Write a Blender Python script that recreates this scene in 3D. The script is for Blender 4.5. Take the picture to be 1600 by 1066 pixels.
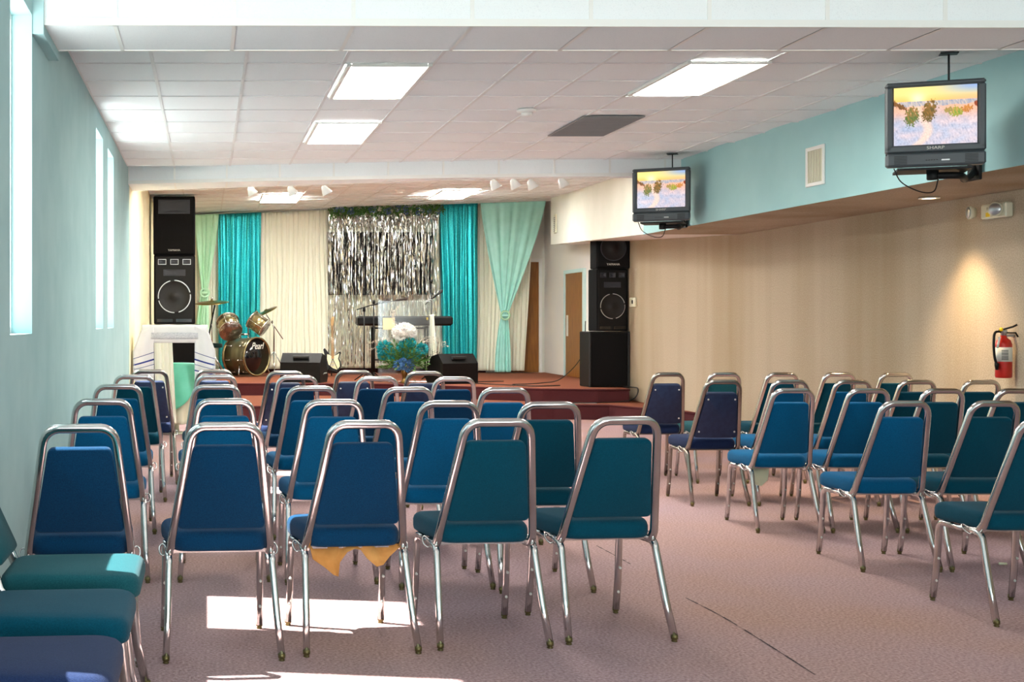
import bpy, math, random
from mathutils import Vector, Matrix, noise
random.seed(7)
PI = math.pi
for o in list(bpy.data.objects): bpy.data.objects.remove(o)
SC = bpy.context.scene; COL = SC.collection

# ------------------------------------------------------------------ camera, world, sun, exposure
cam = bpy.data.objects.new('camera', bpy.data.cameras.new('camera')); COL.objects.link(cam)
cam.location = (0, 0, 1.30); cam.rotation_euler = (PI/2, 0, 0)
cam.data.sensor_width = 36; cam.data.lens = 2020/1600*36
cam.data.shift_x = (800-323)/1600; cam.data.shift_y = -(533-502)/1600
cam.data.clip_start = .05; cam.data.clip_end = 200
SC.camera = cam
SC.view_settings.view_transform = 'Standard'; SC.view_settings.look = 'None'
SC.view_settings.gamma = 1; SC.view_settings.use_curve_mapping = False
SC.view_settings.exposure = 1.82
LAMP = 10.0
w = bpy.data.worlds.new('sky'); SC.world = w; w.use_nodes = True
wn = w.node_tree; wt = wn.nodes.new('ShaderNodeTexCoord'); ws = wn.nodes.new('ShaderNodeSeparateXYZ'); wr = wn.nodes.new('ShaderNodeValToRGB')
wm = wn.nodes.new('ShaderNodeMapRange'); wm.inputs['From Min'].default_value = -.06; wm.inputs['From Max'].default_value = .06
wr.color_ramp.elements[0].color = (.68, .68, .66, 1)      # unseen ground made brighter than the sky to light the ceiling
wr.color_ramp.elements[1].color = (.36, .41, .45, 1)      # sky
wn.links.new(wt.outputs['Generated'], ws.inputs[0]); wn.links.new(ws.outputs['Z'], wm.inputs[0]); wn.links.new(wm.outputs[0], wr.inputs[0])
wx = wn.nodes.new('ShaderNodeMapRange'); wx.inputs['From Min'].default_value = -.6; wx.inputs['From Max'].default_value = -.1
wx.inputs['To Min'].default_value = .22; wx.inputs['To Max'].default_value = 1.0      # world dimmed on the left to tone down the ceiling there
wn.links.new(ws.outputs['X'], wx.inputs[0]); wv = wn.nodes.new('ShaderNodeVectorMath'); wv.operation = 'SCALE'
wn.links.new(wr.outputs[0], wv.inputs[0]); wn.links.new(wx.outputs[0], wv.inputs['Scale'])
wn.links.new(wv.outputs[0], wn.nodes['Background'].inputs[0])
w.node_tree.nodes['Background'].inputs[1].default_value = 8.0
sun = bpy.data.objects.new('sun', bpy.data.lights.new('sun', 'SUN')); COL.objects.link(sun)
sun.rotation_euler = Vector((1, -.15, -1.45)).to_track_quat('-Z', 'Y').to_euler()
sun.data.energy = 9; sun.data.angle = .01; sun.data.color = (1, .96, .90)

# ------------------------------------------------------------------ small tools
F, HX, HY, ZC = 2020.0, 323.0, 502.0, 1.30
def at(px, py, Y): return Vector(((px-HX)*Y/F, Y, ZC-(py-HY)*Y/F))
def lin(c):
    if isinstance(c, str):
        c = tuple(int(c[i:i+2], 16)/255 for i in (0, 2, 4))
    return tuple((v/12.92 if v <= .04045 else ((v+.055)/1.055)**2.4) for v in c) + (1,)

def mat(name, color, rough=.6, metal=0, color2=None, scale=20, stretch=(1, 1, 1), bump=0, bscale=200, detail=4,
        emit=0, spec=.5, sheen=0, trans=0, ior=1.45, contrast=(.35, .65), kind='noise', alpha=1, coat=0):
    m = bpy.data.materials.new(name); m.use_nodes = True
    nt = m.node_tree; N = nt.nodes; L = nt.links; b = N['Principled BSDF']
    b.inputs['Base Color'].default_value = lin(color); b.inputs['Roughness'].default_value = rough
    b.inputs['Metallic'].default_value = metal; b.inputs['Specular IOR Level'].default_value = spec
    b.inputs['Transmission Weight'].default_value = trans; b.inputs['IOR'].default_value = ior
    b.inputs['Sheen Weight'].default_value = sheen; b.inputs['Coat Weight'].default_value = coat
    b.inputs['Alpha'].default_value = alpha
    tc = N.new('ShaderNodeTexCoord')
    if color2:
        mp = N.new('ShaderNodeMapping'); mp.inputs['Scale'].default_value = stretch
        L.new(tc.outputs['Object'], mp.inputs[0])
        if kind == 'noise':
            t = N.new('ShaderNodeTexNoise'); t.inputs['Detail'].default_value = detail; t.inputs['Scale'].default_value = scale; out = t.outputs['Fac']
        else:
            t = N.new('ShaderNodeTexVoronoi'); t.inputs['Scale'].default_value = scale; out = t.outputs['Distance']
        L.new(mp.outputs[0], t.inputs['Vector'])
        r = N.new('ShaderNodeValToRGB'); r.color_ramp.elements[0].position = contrast[0]; r.color_ramp.elements[1].position = contrast[1]
        r.color_ramp.elements[0].color = lin(color); r.color_ramp.elements[1].color = lin(color2)
        L.new(out, r.inputs[0]); L.new(r.outputs[0], b.inputs['Base Color'])
    if bump:
        t2 = N.new('ShaderNodeTexNoise'); t2.inputs['Scale'].default_value = bscale; t2.inputs['Detail'].default_value = 3
        L.new(tc.outputs['Object'], t2.inputs['Vector'])
        bp = N.new('ShaderNodeBump'); bp.inputs['Strength'].default_value = bump; bp.inputs['Distance'].default_value = .004
        L.new(t2.outputs['Fac'], bp.inputs['Height']); L.new(bp.outputs[0], b.inputs['Normal'])
    if emit:
        b.inputs['Emission Color'].default_value = lin(color); b.inputs['Emission Strength'].default_value = emit
    return m

class MB:
    def __init__(s): s.v = []; s.f = []; s.m = []; s.sm = []
    def add(s, vs, fs, mi=0, smooth=False, M=None):
        o = len(s.v)
        s.v += [tuple(M @ Vector(v)) if M else tuple(v) for v in vs]
        for f in fs: s.f.append(tuple(i+o for i in f)); s.m.append(mi); s.sm.append(smooth)
        return s
    def box(s, a, b, mi=0, M=None):
        x0, y0, z0 = a; x1, y1, z1 = b
        vs = [(x0,y0,z0),(x1,y0,z0),(x1,y1,z0),(x0,y1,z0),(x0,y0,z1),(x1,y0,z1),(x1,y1,z1),(x0,y1,z1)]
        return s.add(vs, [(0,3,2,1),(4,5,6,7),(0,1,5,4),(1,2,6,5),(2,3,7,6),(3,0,4,7)], mi, False, M)
    def bbox(s, a, b, r=.01, mi=0, M=None):      # box with chamfered edges
        x = [a[0], b[0]]; y = [a[1], b[1]]; z = [a[2], b[2]]
        cx, cy, cz = [(a[i]+b[i])/2 for i in range(3)]; hx, hy, hz = [(b[i]-a[i])/2 for i in range(3)]
        r = min(r, hx*.9, hy*.9, hz*.9)
        vs = []; idx = {}
        for sx in (-1, 1):
            for sy in (-1, 1):
                for sz in (-1, 1):
                    for k in range(3):
                        p = [sx*hx, sy*hy, sz*hz]
                        for j in range(3):
                            if j != k: p[j] -= (sx, sy, sz)[j]*r
                        idx[(sx, sy, sz, k)] = len(vs); vs.append((p[0]+cx, p[1]+cy, p[2]+cz))
        fs = []
        for k in range(3):
            i, j = [(1, 2), (2, 0), (0, 1)][k]
            for sg in (-1, 1):
                q = []
                for (u, v) in ((-1,-1),(1,-1),(1,1),(-1,1)):
                    c = [0, 0, 0]; c[k] = sg; c[i] = u; c[j] = v; q.append(idx[(*c, k)])
                fs.append(q if sg > 0 else q[::-1])
        for k in range(3):                        # edges along axis k
            i, j = [(1, 2), (2, 0), (0, 1)][k]
            for u in (-1, 1):
                for v in (-1, 1):
                    def g(t, face):
                        c = [0, 0, 0]; c[k] = t; c[i] = u; c[j] = v; return idx[(*c, face)]
                    q = [g(-1, i), g(1, i), g(1, j), g(-1, j)]
                    fs.append(q if u*v < 0 else q[::-1])
        for sx in (-1, 1):
            for sy in (-1, 1):
                for sz in (-1, 1):
                    q = [idx[(sx, sy, sz, k)] for k in range(3)]
                    fs.append(q if sx*sy*sz > 0 else q[::-1])
        return s.add(vs, fs, mi, False, M)
    def tube(s, pts, r, n=8, mi=0, closed=False, square=0, M=None, caps=True, taper=None):
        pts = [Vector(p) for p in pts]; k = len(pts); rings = []
        t0 = (pts[1]-pts[0]).normalized()
        up = Vector((0, 0, 1)) if abs(t0.z) < .9 else Vector((0, 1, 0))
        nrm = (up - t0*up.dot(t0)).normalized(); pt = t0
        for i, p in enumerate(pts):
            if closed: t = (pts[(i+1) % k]-pts[i-1]).normalized()
            elif i == 0: t = t0
            elif i == k-1: t = (pts[-1]-pts[-2]).normalized()
            else: t = ((pts[i+1]-p).normalized()+(p-pts[i-1]).normalized()).normalized()
            nrm = (nrm - t*nrm.dot(t)).normalized(); bi = t.cross(nrm)
            rr = r if not taper else r*taper[i]
            ring = []
            for j in range(n):
                a = 2*PI*(j+.5)/n; c, q = math.cos(a), math.sin(a)
                if square:
                    d = (abs(c)**square+abs(q)**square)**(-1/square); c *= d; q *= d
                ring.append(p+nrm*(c*rr)+bi*(q*rr))
            rings.append(ring)
        vs = [v for ring in rings for v in ring]; fs = []
        for i in range(k if closed else k-1):
            a = i*n; b = ((i+1) % k)*n
            for j in range(n): fs.append((a+j, a+(j+1) % n, b+(j+1) % n, b+j))
        if not closed and caps: fs.append(tuple(range(n))[::-1]); fs.append(tuple((k-1)*n+j for j in range(n)))
        return s.add(vs, fs, mi, True, M)
    def lathe(s, prof, n=24, mi=0, M=None, smooth=True):     # profile (r, z)
        vs = []; fs = []; k = len(prof)
        for r, z in prof:
            for j in range(n): vs.append((r*math.cos(2*PI*j/n), r*math.sin(2*PI*j/n), z))
        for i in range(k-1):
            for j in range(n): fs.append((i*n+j, i*n+(j+1) % n, (i+1)*n+(j+1) % n, (i+1)*n+j))
        if prof[0][0] > 1e-5: fs.append(tuple(range(n))[::-1])
        if prof[-1][0] > 1e-5: fs.append(tuple((k-1)*n+j for j in range(n)))
        return s.add(vs, fs, mi, smooth, M)
    def prism(s, poly, z0, z1, mi=0, M=None, smooth=False):  # polygon in xy, ccw
        n = len(poly)
        vs = [(x, y, z0) for x, y in poly]+[(x, y, z1) for x, y in poly]
        fs = [tuple(range(n))[::-1], tuple(range(n, 2*n))]+[(i, (i+1) % n, (i+1) % n+n, i+n) for i in range(n)]
        return s.add(vs, fs, mi, smooth, M)
    def loft(s, rings, mi=0, M=None, caps=True, smooth=True):
        n = len(rings[0]); vs = [v for r in rings for v in r]; fs = []
        for i in range(len(rings)-1):
            for j in range(n): fs.append((i*n+j, i*n+(j+1) % n, (i+1)*n+(j+1) % n, (i+1)*n+j))
        if caps: fs.append(tuple(range(n))[::-1]); fs.append(tuple((len(rings)-1)*n+j for j in range(n)))
        return s.add(vs, fs, mi, smooth, M)
    def grid(s, fn, nu, nv, mi=0, smooth=True, M=None):
        vs = [fn(i/nu, j/nv) for j in range(nv+1) for i in range(nu+1)]
        fs = [(j*(nu+1)+i, j*(nu+1)+i+1, (j+1)*(nu+1)+i+1, (j+1)*(nu+1)+i) for j in range(nv) for i in range(nu)]
        return s.add(vs, fs, mi, smooth, M)
    def build(s, name, mats, parent=None, loc=None, rot=None, solid=0):
        me = bpy.data.meshes.new(name); me.from_pydata(s.v, [], s.f)
        if not isinstance(mats, (list, tuple)): mats = [mats]
        for m in mats: me.materials.append(m)
        me.polygons.foreach_set('material_index', s.m); me.polygons.foreach_set('use_smooth', s.sm); me.update()
        o = bpy.data.objects.new(name, me); COL.objects.link(o)
        if parent: o.parent = parent
        if loc: o.location = loc
        if rot: o.rotation_euler = rot
        if solid:
            md = o.modifiers.new('thickness', 'SOLIDIFY'); md.thickness = solid; md.offset = 0
        return o

def tag(o, label, cat=None, group=None, kind=None):
    if label: o['label'] = label
    if cat: o['category'] = cat
    if group: o['group'] = group
    if kind: o['kind'] = kind
    return o
def thing(name, label, cat, loc=(0, 0, 0), rz=0, group=None):
    o = bpy.data.objects.new(name, None); COL.objects.link(o); o.location = loc; o.rotation_euler = (0, 0, rz)
    o.empty_display_size = .1
    return tag(o, label, cat, group)
def struct(o, label=None): o['kind'] = 'structure'; o['label'] = label or o.name.replace('_', ' '); return o
def dup(root):
    r = root.copy(); COL.objects.link(r)
    for ch in list(root.children):
        c = ch.copy(); COL.objects.link(c); c.parent = r
        for g in list(ch.children):
            d = g.copy(); COL.objects.link(d); d.parent = c
    return r
def text(name, body, size, material, M, parent, extrude=.0006, sx=1, shear=0):
    cu = bpy.data.curves.new(name, 'FONT'); cu.body = body; cu.size = size; cu.extrude = extrude; cu.shear = shear
    cu.align_x = 'CENTER'; cu.align_y = 'CENTER'
    t = bpy.data.objects.new(name, cu); COL.objects.link(t)
    bpy.context.view_layer.update()
    me = bpy.data.meshes.new_from_object(t.evaluated_get(bpy.context.evaluated_depsgraph_get()))
    bpy.data.objects.remove(t)
    me.transform(M @ Matrix.Diagonal((sx, 1, 1, 1))); me.materials.clear(); me.materials.append(material)
    o = bpy.data.objects.new(name, me); COL.objects.link(o); o.parent = parent; return o
T = Matrix.Translation
def R(a, ax): return Matrix.Rotation(a, 4, ax)
def arc(c, r, a0, a1, n, f):      # f maps (u,v) to 3-D
    return [f(c[0]+r*math.cos(a0+(a1-a0)*i/n), c[1]+r*math.sin(a0+(a1-a0)*i/n)) for i in range(n+1)]
def bez(p, n=16):                 # Catmull-Rom through points
    p = [Vector(q) for q in p]; q = [p[0]*2-p[1]]+p+[p[-1]*2-p[-2]]; out = []
    for i in range(1, len(q)-2):
        for k in range(n):
            t = k/n
            out.append(.5*((2*q[i])+(q[i+1]-q[i-1])*t+(2*q[i-1]-5*q[i]+4*q[i+1]-q[i+2])*t*t+(3*q[i]-q[i-1]-3*q[i+1]+q[i+2])*t**3))
    out.append(p[-1]); return out
def rrect(hw0, hw1, y0, y1, r, n=6):   # rounded trapezoid outline, hw0 half width at y0
    c = [(-hw0, y0), (hw0, y0), (hw1, y1), (-hw1, y1)]; out = []
    for i in range(4):
        p = Vector(c[i]); a = (Vector(c[i-1])-p).normalized(); b = (Vector(c[(i+1) % 4])-p).normalized()
        for k in range(n+1):
            t = k/n; out.append(tuple((p+a*r)*(1-t)**2+p*2*t*(1-t)+(p+b*r)*t*t))
    return out
def inset(poly, d):
    cx = sum(p[0] for p in poly)/len(poly); cy = sum(p[1] for p in poly)/len(poly)
    mx = max(abs(p[0]-cx) for p in poly); my = max(abs(p[1]-cy) for p in poly)
    return [(cx+(x-cx)*(mx-d)/mx, cy+(y-cy)*(my-d)/my) for x, y in poly]
def cushion(poly, z0, z1, crown=.008, r=.018):
    mb = MB(); prof = [(.012, 0), (.003, .10), (0, .3), (0, .62), (.004, .8), (.012, .93), (.022, 1)]
    rings = [[(x, y, z0+(z1-z0)*t) for x, y in inset(poly, d)] for d, t in prof]
    for k in (1, 2, 3): rings.append([(x, y, z1+crown*math.sin(k/3*PI/2)) for x, y in inset(poly, .022+k*.045)])
    mb.loft(rings); return mb

# ------------------------------------------------------------------ materials
M_tile = mat('acoustic tile', 'F3F9FA', .9, color2='E8EEF0', scale=160, contrast=(.55, .75), bump=.25, bscale=220)
M_tee = mat('ceiling grid bar', 'E6E9E9', .5)
M_void = mat('plenum', '2A2A2A', 1)
M_wallL = mat('teal painted wall', 'A2C4C6', .95, spec=.1, color2='ABCBCC', scale=3, bump=.05, bscale=300)
M_soff = mat('aqua painted soffit', 'A4D2D6', .7, color2='ABD8DB', scale=2, bump=.05, bscale=300)
M_cream = mat('cream painted wall', 'E4DBB2', .8, color2='E8E0BA', scale=2)
M_white = mat('white painted wall', 'EDEFE6', .7, color2='E6E9DF', scale=2)
M_pinkw = mat('off white painted wall', 'E9E4DD', .7, color2='E4E1DE', scale=2)
M_trim = mat('white gloss trim', 'F0F2EE', .35)
M_matte = mat('matte white frame', 'E6EAE8', 1, spec=0)
M_aqtrim = mat('pale aqua trim', 'C6E0DE', .4)
M_glass = bpy.data.materials.new('window glass'); M_glass.use_nodes = True
nt = M_glass.node_tree; nt.nodes.clear(); o_ = nt.nodes.new('ShaderNodeOutputMaterial'); mx = nt.nodes.new('ShaderNodeMixShader')
tr = nt.nodes.new('ShaderNodeBsdfTransparent'); gl = nt.nodes.new('ShaderNodeBsdfGlossy'); gl.inputs['Roughness'].default_value = .03
tr.inputs[0].default_value = (.97, .99, .99, 1); mx.inputs[0].default_value = .05
nt.links.new(tr.outputs[0], mx.inputs[1]); nt.links.new(gl.outputs[0], mx.inputs[2]); nt.links.new(mx.outputs[0], o_.inputs[0])
M_acryl = M_glass.copy(); M_acryl.name = 'clear acrylic'
M_acryl.node_tree.nodes['Mix Shader'].inputs[0].default_value = .16
M_acryl.node_tree.nodes['Glossy BSDF'].inputs['Roughness'].default_value = .15
M_chrome = mat('polished chrome', 'DCDAD8', .17, 1, color2='CBC8C5', scale=6)
M_chrome2 = mat('dull bronze chrome', 'A39C93', .25, 1)
M_alu = mat('satin aluminium', 'C9D2CD', .33, 1)
M_brass = mat('brass glide', '6F6540', .4, .8)
M_rivet = mat('white bumper', 'E4DFD6', .4)
def fabric(n, c, c2): return mat(n, c, .95, color2=c2, scale=260, contrast=(.3, .7), bump=.5, bscale=420, sheen=.08, spec=.1)
M_blue = fabric('blue chair fabric', '083050', '0B4165')
M_bright = fabric('bright blue chair fabric', '04507C', '076491')
M_teal = fabric('teal chair fabric', '033E50', '054B5E')
M_green = fabric('faded green teal fabric', '174C55', '225C62')
M_navy = fabric('navy chair fabric', '1B2748', '243356')
M_navyback = mat('navy moulded back', '1C2A4A', .55, color2='223253', scale=30, bump=.1)
M_liner = mat('torn tan lining', 'C98A45', .9, color2='DDA05A', scale=14, bump=.3, bscale=30)
M_paper = mat('pale torn lining', 'D6D4B4', .9)
M_black = mat('black plastic', '0C0D0E', .5, spec=.3, bump=.1, bscale=300)
M_carpetbox = mat('black speaker carpet', '0E0F10', .95, spec=.15, color2='17181A', scale=300, bump=.6, bscale=500)
M_grille = mat('black speaker grille', '050506', .7, spec=.2, color2='101113', scale=400, kind='voronoi', bump=.4, bscale=900)
M_horn = mat('dark grey horn', '2A2F38', .4)
M_cone = mat('speaker cone', '0E0E10', .5, bump=.2, bscale=60)
M_silver = mat('silver ring', 'B9BDBF', .35, .8)
M_badge = mat('pale badge', 'D8D8CE', .4)
M_tvb = mat('grey tv plastic', '4A5257', .4)
M_tvd = mat('dark tv shell', '222528', .55)
M_wood = mat('oak veneer door', '9A6423', .45, color2='7C4A15', scale=6, stretch=(6, 6, .6), contrast=(.3, .7), coat=.2)
M_red = mat('red enamel', 'B81E14', .3, coat=.5)
M_lab = mat('white label', 'DDDDD4', .5)
M_yel = mat('yellow tag', 'E8C417', .5)
M_ivory = mat('ivory plastic', 'DEDDC6', .4)
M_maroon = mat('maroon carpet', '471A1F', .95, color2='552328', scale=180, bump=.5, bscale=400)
M_maroonlit = mat('maroon carpet with warm glare', '7A3E25', .9, color2='874A2E', scale=60, bump=.4, bscale=400)  # stage tops: maroon carpet with warm glare mixed into the colour
M_seqt = mat('teal sequins', '0E9AA6', .28, .75, color2='3FCBD2', scale=55, contrast=(.15, .5), kind='voronoi', bump=1.0, bscale=70)
M_mint = mat('mint satin', 'ACF0E4', .35, color2='B8F6EC', scale=8, sheen=.2, spec=.5)
M_mintg = mat('pale green satin', 'B8EBC4', .45, color2='C2F0CC', scale=8)
M_wcloth = mat('white gauze cloth', 'F6F6E2', .8, color2='FAFAEA', scale=40, stretch=(1, 1, .1))
M_tins = mat('silver tinsel foil', 'E6E6E2', .12, 1)
M_blkcloth = mat('black backdrop board', '15161A', .7)
M_cloth = mat('white prayer cloth', 'EFF0F2', .8, bump=.2, bscale=80)
M_stripe = mat('blue woven stripe', '2B3F8F', .8)
M_gstripe = mat('grey woven band', 'BFC3CC', .8, color2='E2E4E8', scale=60, stretch=(1, 1, 3))
M_mintcl = mat('mint tablecloth', '6FD9B7', .5, color2='7FE3C4', scale=6)
M_creamcl = mat('cream tablecloth', 'EAE6CE', .8, bump=.2, bscale=60)
M_gold = mat('champagne drum wrap', '8C7D57', .25, .75, color2='A29468', scale=3, coat=.6)
M_gdark = mat('olive sparkle drum wrap', '57523A', .28, .5, color2='696346', scale=200, coat=.6)
M_head = mat('amber drum head', 'F2BE4A', .5)
M_blackgl = mat('black gloss', '101012', .12, coat=.5)
M_cymbal = mat('bronze cymbal', '9C8A4F', .28, .95, color2='81713D', scale=60, stretch=(1, 1, 1))
M_maple = mat('maple neck', '9C7A4A', .4)
M_cream2 = mat('cream pickguard', 'E9E2B6', .4)
M_leaf = mat('green leaves', '3E6B2C', .6, color2='5C8A3C', scale=30)
M_dleaf = mat('dark fern leaves', '2C3A22', .6)
M_fteal = mat('teal petals', '0D8C93', .6, color2='22ABB0', scale=30)
M_fblue = mat('blue petals', '3E78B8', .6, color2='6FA5DA', scale=30)
M_fwhite = mat('white petals', 'F3F2EE', .7)
M_fpink = mat('pale pampas', 'E4DCCB', .9)
M_cable = mat('black rubber cable', '161514', .6)
M_line = mat('carpet seam', '4B3A3C', 1)
M_vent = mat('grey return grille', '8D8F90', .6)

def carpet_mat():
    m = mat('mauve loop carpet', '9A7F80', .97, color2='CFB6B5', scale=85, contrast=(.3, .7), bump=.7, bscale=330, spec=.1)
    nt = m.node_tree; N = nt.nodes; L = nt.links; b = N['Principled BSDF']
    old = b.inputs['Base Color'].links[0].from_socket
    tc = N.new('ShaderNodeTexCoord'); t = N.new('ShaderNodeTexNoise'); t.inputs['Scale'].default_value = .55; t.inputs['Detail'].default_value = 3
    L.new(tc.outputs['Object'], t.inputs['Vector'])
    r = N.new('ShaderNodeValToRGB'); r.color_ramp.elements[0].position = .38; r.color_ramp.elements[1].position = .68
    r.color_ramp.elements[0].color = lin('F2EEF6'); r.color_ramp.elements[1].color = lin('F6E6D6')
    L.new(t.outputs['Fac'], r.inputs[0])
    x = N.new('ShaderNodeMixRGB'); x.blend_type = 'MULTIPLY'; x.inputs[0].default_value = 1
    L.new(old, x.inputs[1]); L.new(r.outputs[0], x.inputs[2]); L.new(x.outputs[0], b.inputs['Base Color'])
    return m
M_carpet = carpet_mat()
def fabric_wall():
    m = mat('woven beige wall fabric', 'A99C8B', .95, color2='C2B6A5', scale=90, stretch=(1, 1, 1), contrast=(.3, .7), bump=.5, bscale=260, spec=.1)
    nt = m.node_tree; N = nt.nodes; L = nt.links; b = N['Principled BSDF']
    old = b.inputs['Base Color'].links[0].from_socket
    tc = N.new('ShaderNodeTexCoord'); mp = N.new('ShaderNodeMapping'); mp.inputs['Scale'].default_value = (1, 1, .06)
    t = N.new('ShaderNodeTexNoise'); t.inputs['Scale'].default_value = 1.3; t.inputs['Detail'].default_value = 5
    L.new(tc.outputs['Object'], mp.inputs[0]); L.new(mp.outputs[0], t.inputs['Vector'])
    r = N.new('ShaderNodeValToRGB'); r.color_ramp.elements[0].position = .33; r.color_ramp.elements[1].position = .6
    r.color_ramp.elements[0].color = lin('E4DCCB'); r.color_ramp.elements[1].color = lin('FFFDF8')
    L.new(t.outputs['Fac'], r.inputs[0])
    x = N.new('ShaderNodeMixRGB'); x.blend_type = 'MULTIPLY'; x.inputs[0].default_value = 1
    L.new(old, x.inputs[1]); L.new(r.outputs[0], x.inputs[2]); L.new(x.outputs[0], b.inputs['Base Color'])
    return m
M_fabw = fabric_wall()
def lamp_mat(n, strength, col):
    m = bpy.data.materials.new(n); m.use_nodes = True; b = m.node_tree.nodes['Principled BSDF']
    b.inputs['Base Color'].default_value = (.8, .8, .8, 1); b.inputs['Emission Color'].default_value = lin(col); b.inputs['Emission Strength'].default_value = strength
    return m
M_lamp = lamp_mat('lit troffer lens', LAMP, 'FFFBF0')
M_fillN = lamp_mat('added fill lens near camera', LAMP*.14, 'FFFBF0')  # lens of the added fixtures round the camera
M_lampS = lamp_mat('lit stage troffer lens', LAMP*1.6, 'FFFCF4')

# ------------------------------------------------------------------ room shell
XL, XR, YB, YF = -.85, 5.9, 23.2, -4.0
XR2 = 6.06      # side wall beyond the speakers steps back a little
ZM, ZN = 2.96, 3.35
S = .38
MB().box((XL-.2, YF, -.2), (XR+.2, YB+.2, 0)).build('floor', M_carpet); struct(bpy.data.objects['floor'], 'mauve looped carpet floor')
wins = [(1.2, 1.9), (2.55, 3.15), (4.3, 5.0), (5.59, 6.29), (9.92, 10.6), (11.1, 11.8)]
ZW0, ZW1 = 1.24, 2.79
mb = MB(); T_ = .16; ys = [YF]
for a, b in wins: ys += [a, b]
ys.append(14.2)
for i in range(len(ys)-1):
    if i % 2 == 0: mb.box((XL-T_, ys[i], 0), (XL, ys[i+1], 3.7))
    else:
        mb.box((XL-T_, ys[i], 0), (XL, ys[i+1], ZW0)); mb.box((XL-T_, ys[i], ZW1), (XL, ys[i+1], 3.7))
struct(mb.build('wall_left', M_wallL), 'pale teal painted left wall with slot windows')
struct(MB().box((XL-T_, 14.2, 0), (XL, YB+.2, 3.7)).build('wall_left', M_cream), 'cream painted side wall beside the stage')
for i, (a, b) in enumerate(wins):
    g = struct(MB().box((XL-.12, a+.02, ZW0+.02), (XL-.112, b-.02, ZW1-.02)).build('window_%d' % (i+1), M_glass), 'tall narrow bright slot window in the left wall')
    f = MB()
    f.box((XL-.14, a, ZW0), (XL-.1, a+.03, ZW1)); f.box((XL-.14, b-.03, ZW0), (XL-.1, b, ZW1))
    f.box((XL-.14, a+.03, ZW0), (XL-.1, b-.03, ZW0+.03)); f.box((XL-.14, a+.03, ZW1-.03), (XL-.1, b-.03, ZW1))
    f.build('window_frame', M_matte, g)
    p = bpy.data.lights.new('window portal', 'AREA'); p.shape = 'RECTANGLE'; p.size = b-a; p.size_y = ZW1-ZW0
    p.cycles.is_portal = True
    po = bpy.data.objects.new('window portal', p); COL.objects.link(po); po.location = (XL-.15, (a+b)/2, (ZW0+ZW1)/2)
    po.rotation_euler = Matrix(((0, 0, -1), (1, 0, 0), (0, 1, 0))).transposed().to_euler() if False else Vector((1, 0, 0)).to_track_quat('-Z', 'Z').to_euler()
struct(MB().box((XR, YF, 0), (XR2+.15, 19.2, 3.7)).build('wall_right', M_fabw), 'woven beige fabric right wall')
struct(MB().box((XR2, 19.2, 0), (XR2+.15, YB+.2, 3.7)).build('wall_right', M_pinkw), 'off white side wall with doors by the stage')
struct(MB().box((XL, YB, 0), (XR2, YB+.15, 3.7)).build('wall_back', M_white), 'white wall behind the stage curtains')
mb = MB(); rw = [(-.3, 1.3), (1.7, 3.3), (3.7, 5.3)]; xs_ = [XL-T_]+[v for p in rw for v in p]+[XR+.15]  # three unseen window openings added to light the chair backs
for i in range(len(xs_)-1):
    if i % 2 == 0: mb.box((xs_[i], YF-.15, 0), (xs_[i+1], YF, 3.7))
    else: mb.box((xs_[i], YF-.15, 0), (xs_[i+1], YF, .7)); mb.box((xs_[i], YF-.15, 2.7), (xs_[i+1], YF, 3.7))
struct(mb.build('wall_front', M_white), 'white rear wall with three added windows')
for i, (a, b) in enumerate(rw):
    struct(MB().box((a, YF-.10, .7), (b, YF-.09, 2.7)).build('window_%d' % (i+7), M_glass), 'unseen window added in the rear wall for fill light')
    p = bpy.data.lights.new('window portal', 'AREA'); p.shape = 'RECTANGLE'; p.size = b-a; p.size_y = 2.0; p.cycles.is_portal = True
    po = bpy.data.objects.new('window portal', p); COL.objects.link(po); po.location = ((a+b)/2, YF-.14, 1.7)
    po.rotation_euler = Vector((0, 1, 0)).to_track_quat('-Z', 'Z').to_euler()
struct(MB().box((XL-.3, YF-.2, 3.7), (XR+.3, YB+.3, 3.8)).build('roof_deck', M_void), 'dark deck above the tiles')

gx = [XL, -.346, .248, .877, 1.46, 2.014, 2.537, 3.068, 3.576, 4.08, 4.61, 5.02]
def tiles(name, xs, ys, zf, lift={}, label='', tee=.012):
    mb = MB(); rnd = random.Random(3)
    for i in range(len(xs)-1):
        for j in range(len(ys)-1):
            x0, x1, y0, y1 = xs[i]+.003, xs[i+1]-.003, ys[j]+.003, ys[j+1]-.003
            l = lift.get((i, j), (0, 0, 0, 0)); jz = rnd.uniform(0, .0012)
            c = [(x0, y0), (x1, y0), (x1, y1), (x0, y1)]
            vs = [(x, y, zf(x, y)+jz+l[k]) for k, (x, y) in enumerate(c)]+[(x, y, zf(x, y)+.015+l[k]) for k, (x, y) in enumerate(c)]
            mb.add(vs, [(0,3,2,1),(4,5,6,7),(0,1,5,4),(1,2,6,5),(2,3,7,6),(3,0,4,7)])
    def bar(p, q, wd):
        d = Vector((q[0]-p[0], q[1]-p[1], 0)).normalized(); n = Vector((-d.y, d.x, 0))*wd/2; vs = []
        for z in (-.006, .012):
            for a, sgn in ((p, 1), (p, -1), (q, -1), (q, 1)):
                vs.append((a[0]+n.x*sgn, a[1]+n.y*sgn, zf(a[0], a[1])+z))
        mb.add(vs, [(0,1,2,3),(7,6,5,4),(0,4,5,1),(1,5,6,2),(2,6,7,3),(3,7,4,0)], 1)
    for x in xs: bar((x, ys[0]), (x, ys[-1]), .022)
    for y in ys: bar((xs[0], y), (xs[-1], y), .014)
    return struct(mb.build(name, [M_tile, M_tee]), label)
yc = [8.31+.61*k for k in range(-3, 10)]
yc[0] = 6.4
L3 = .05
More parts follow.
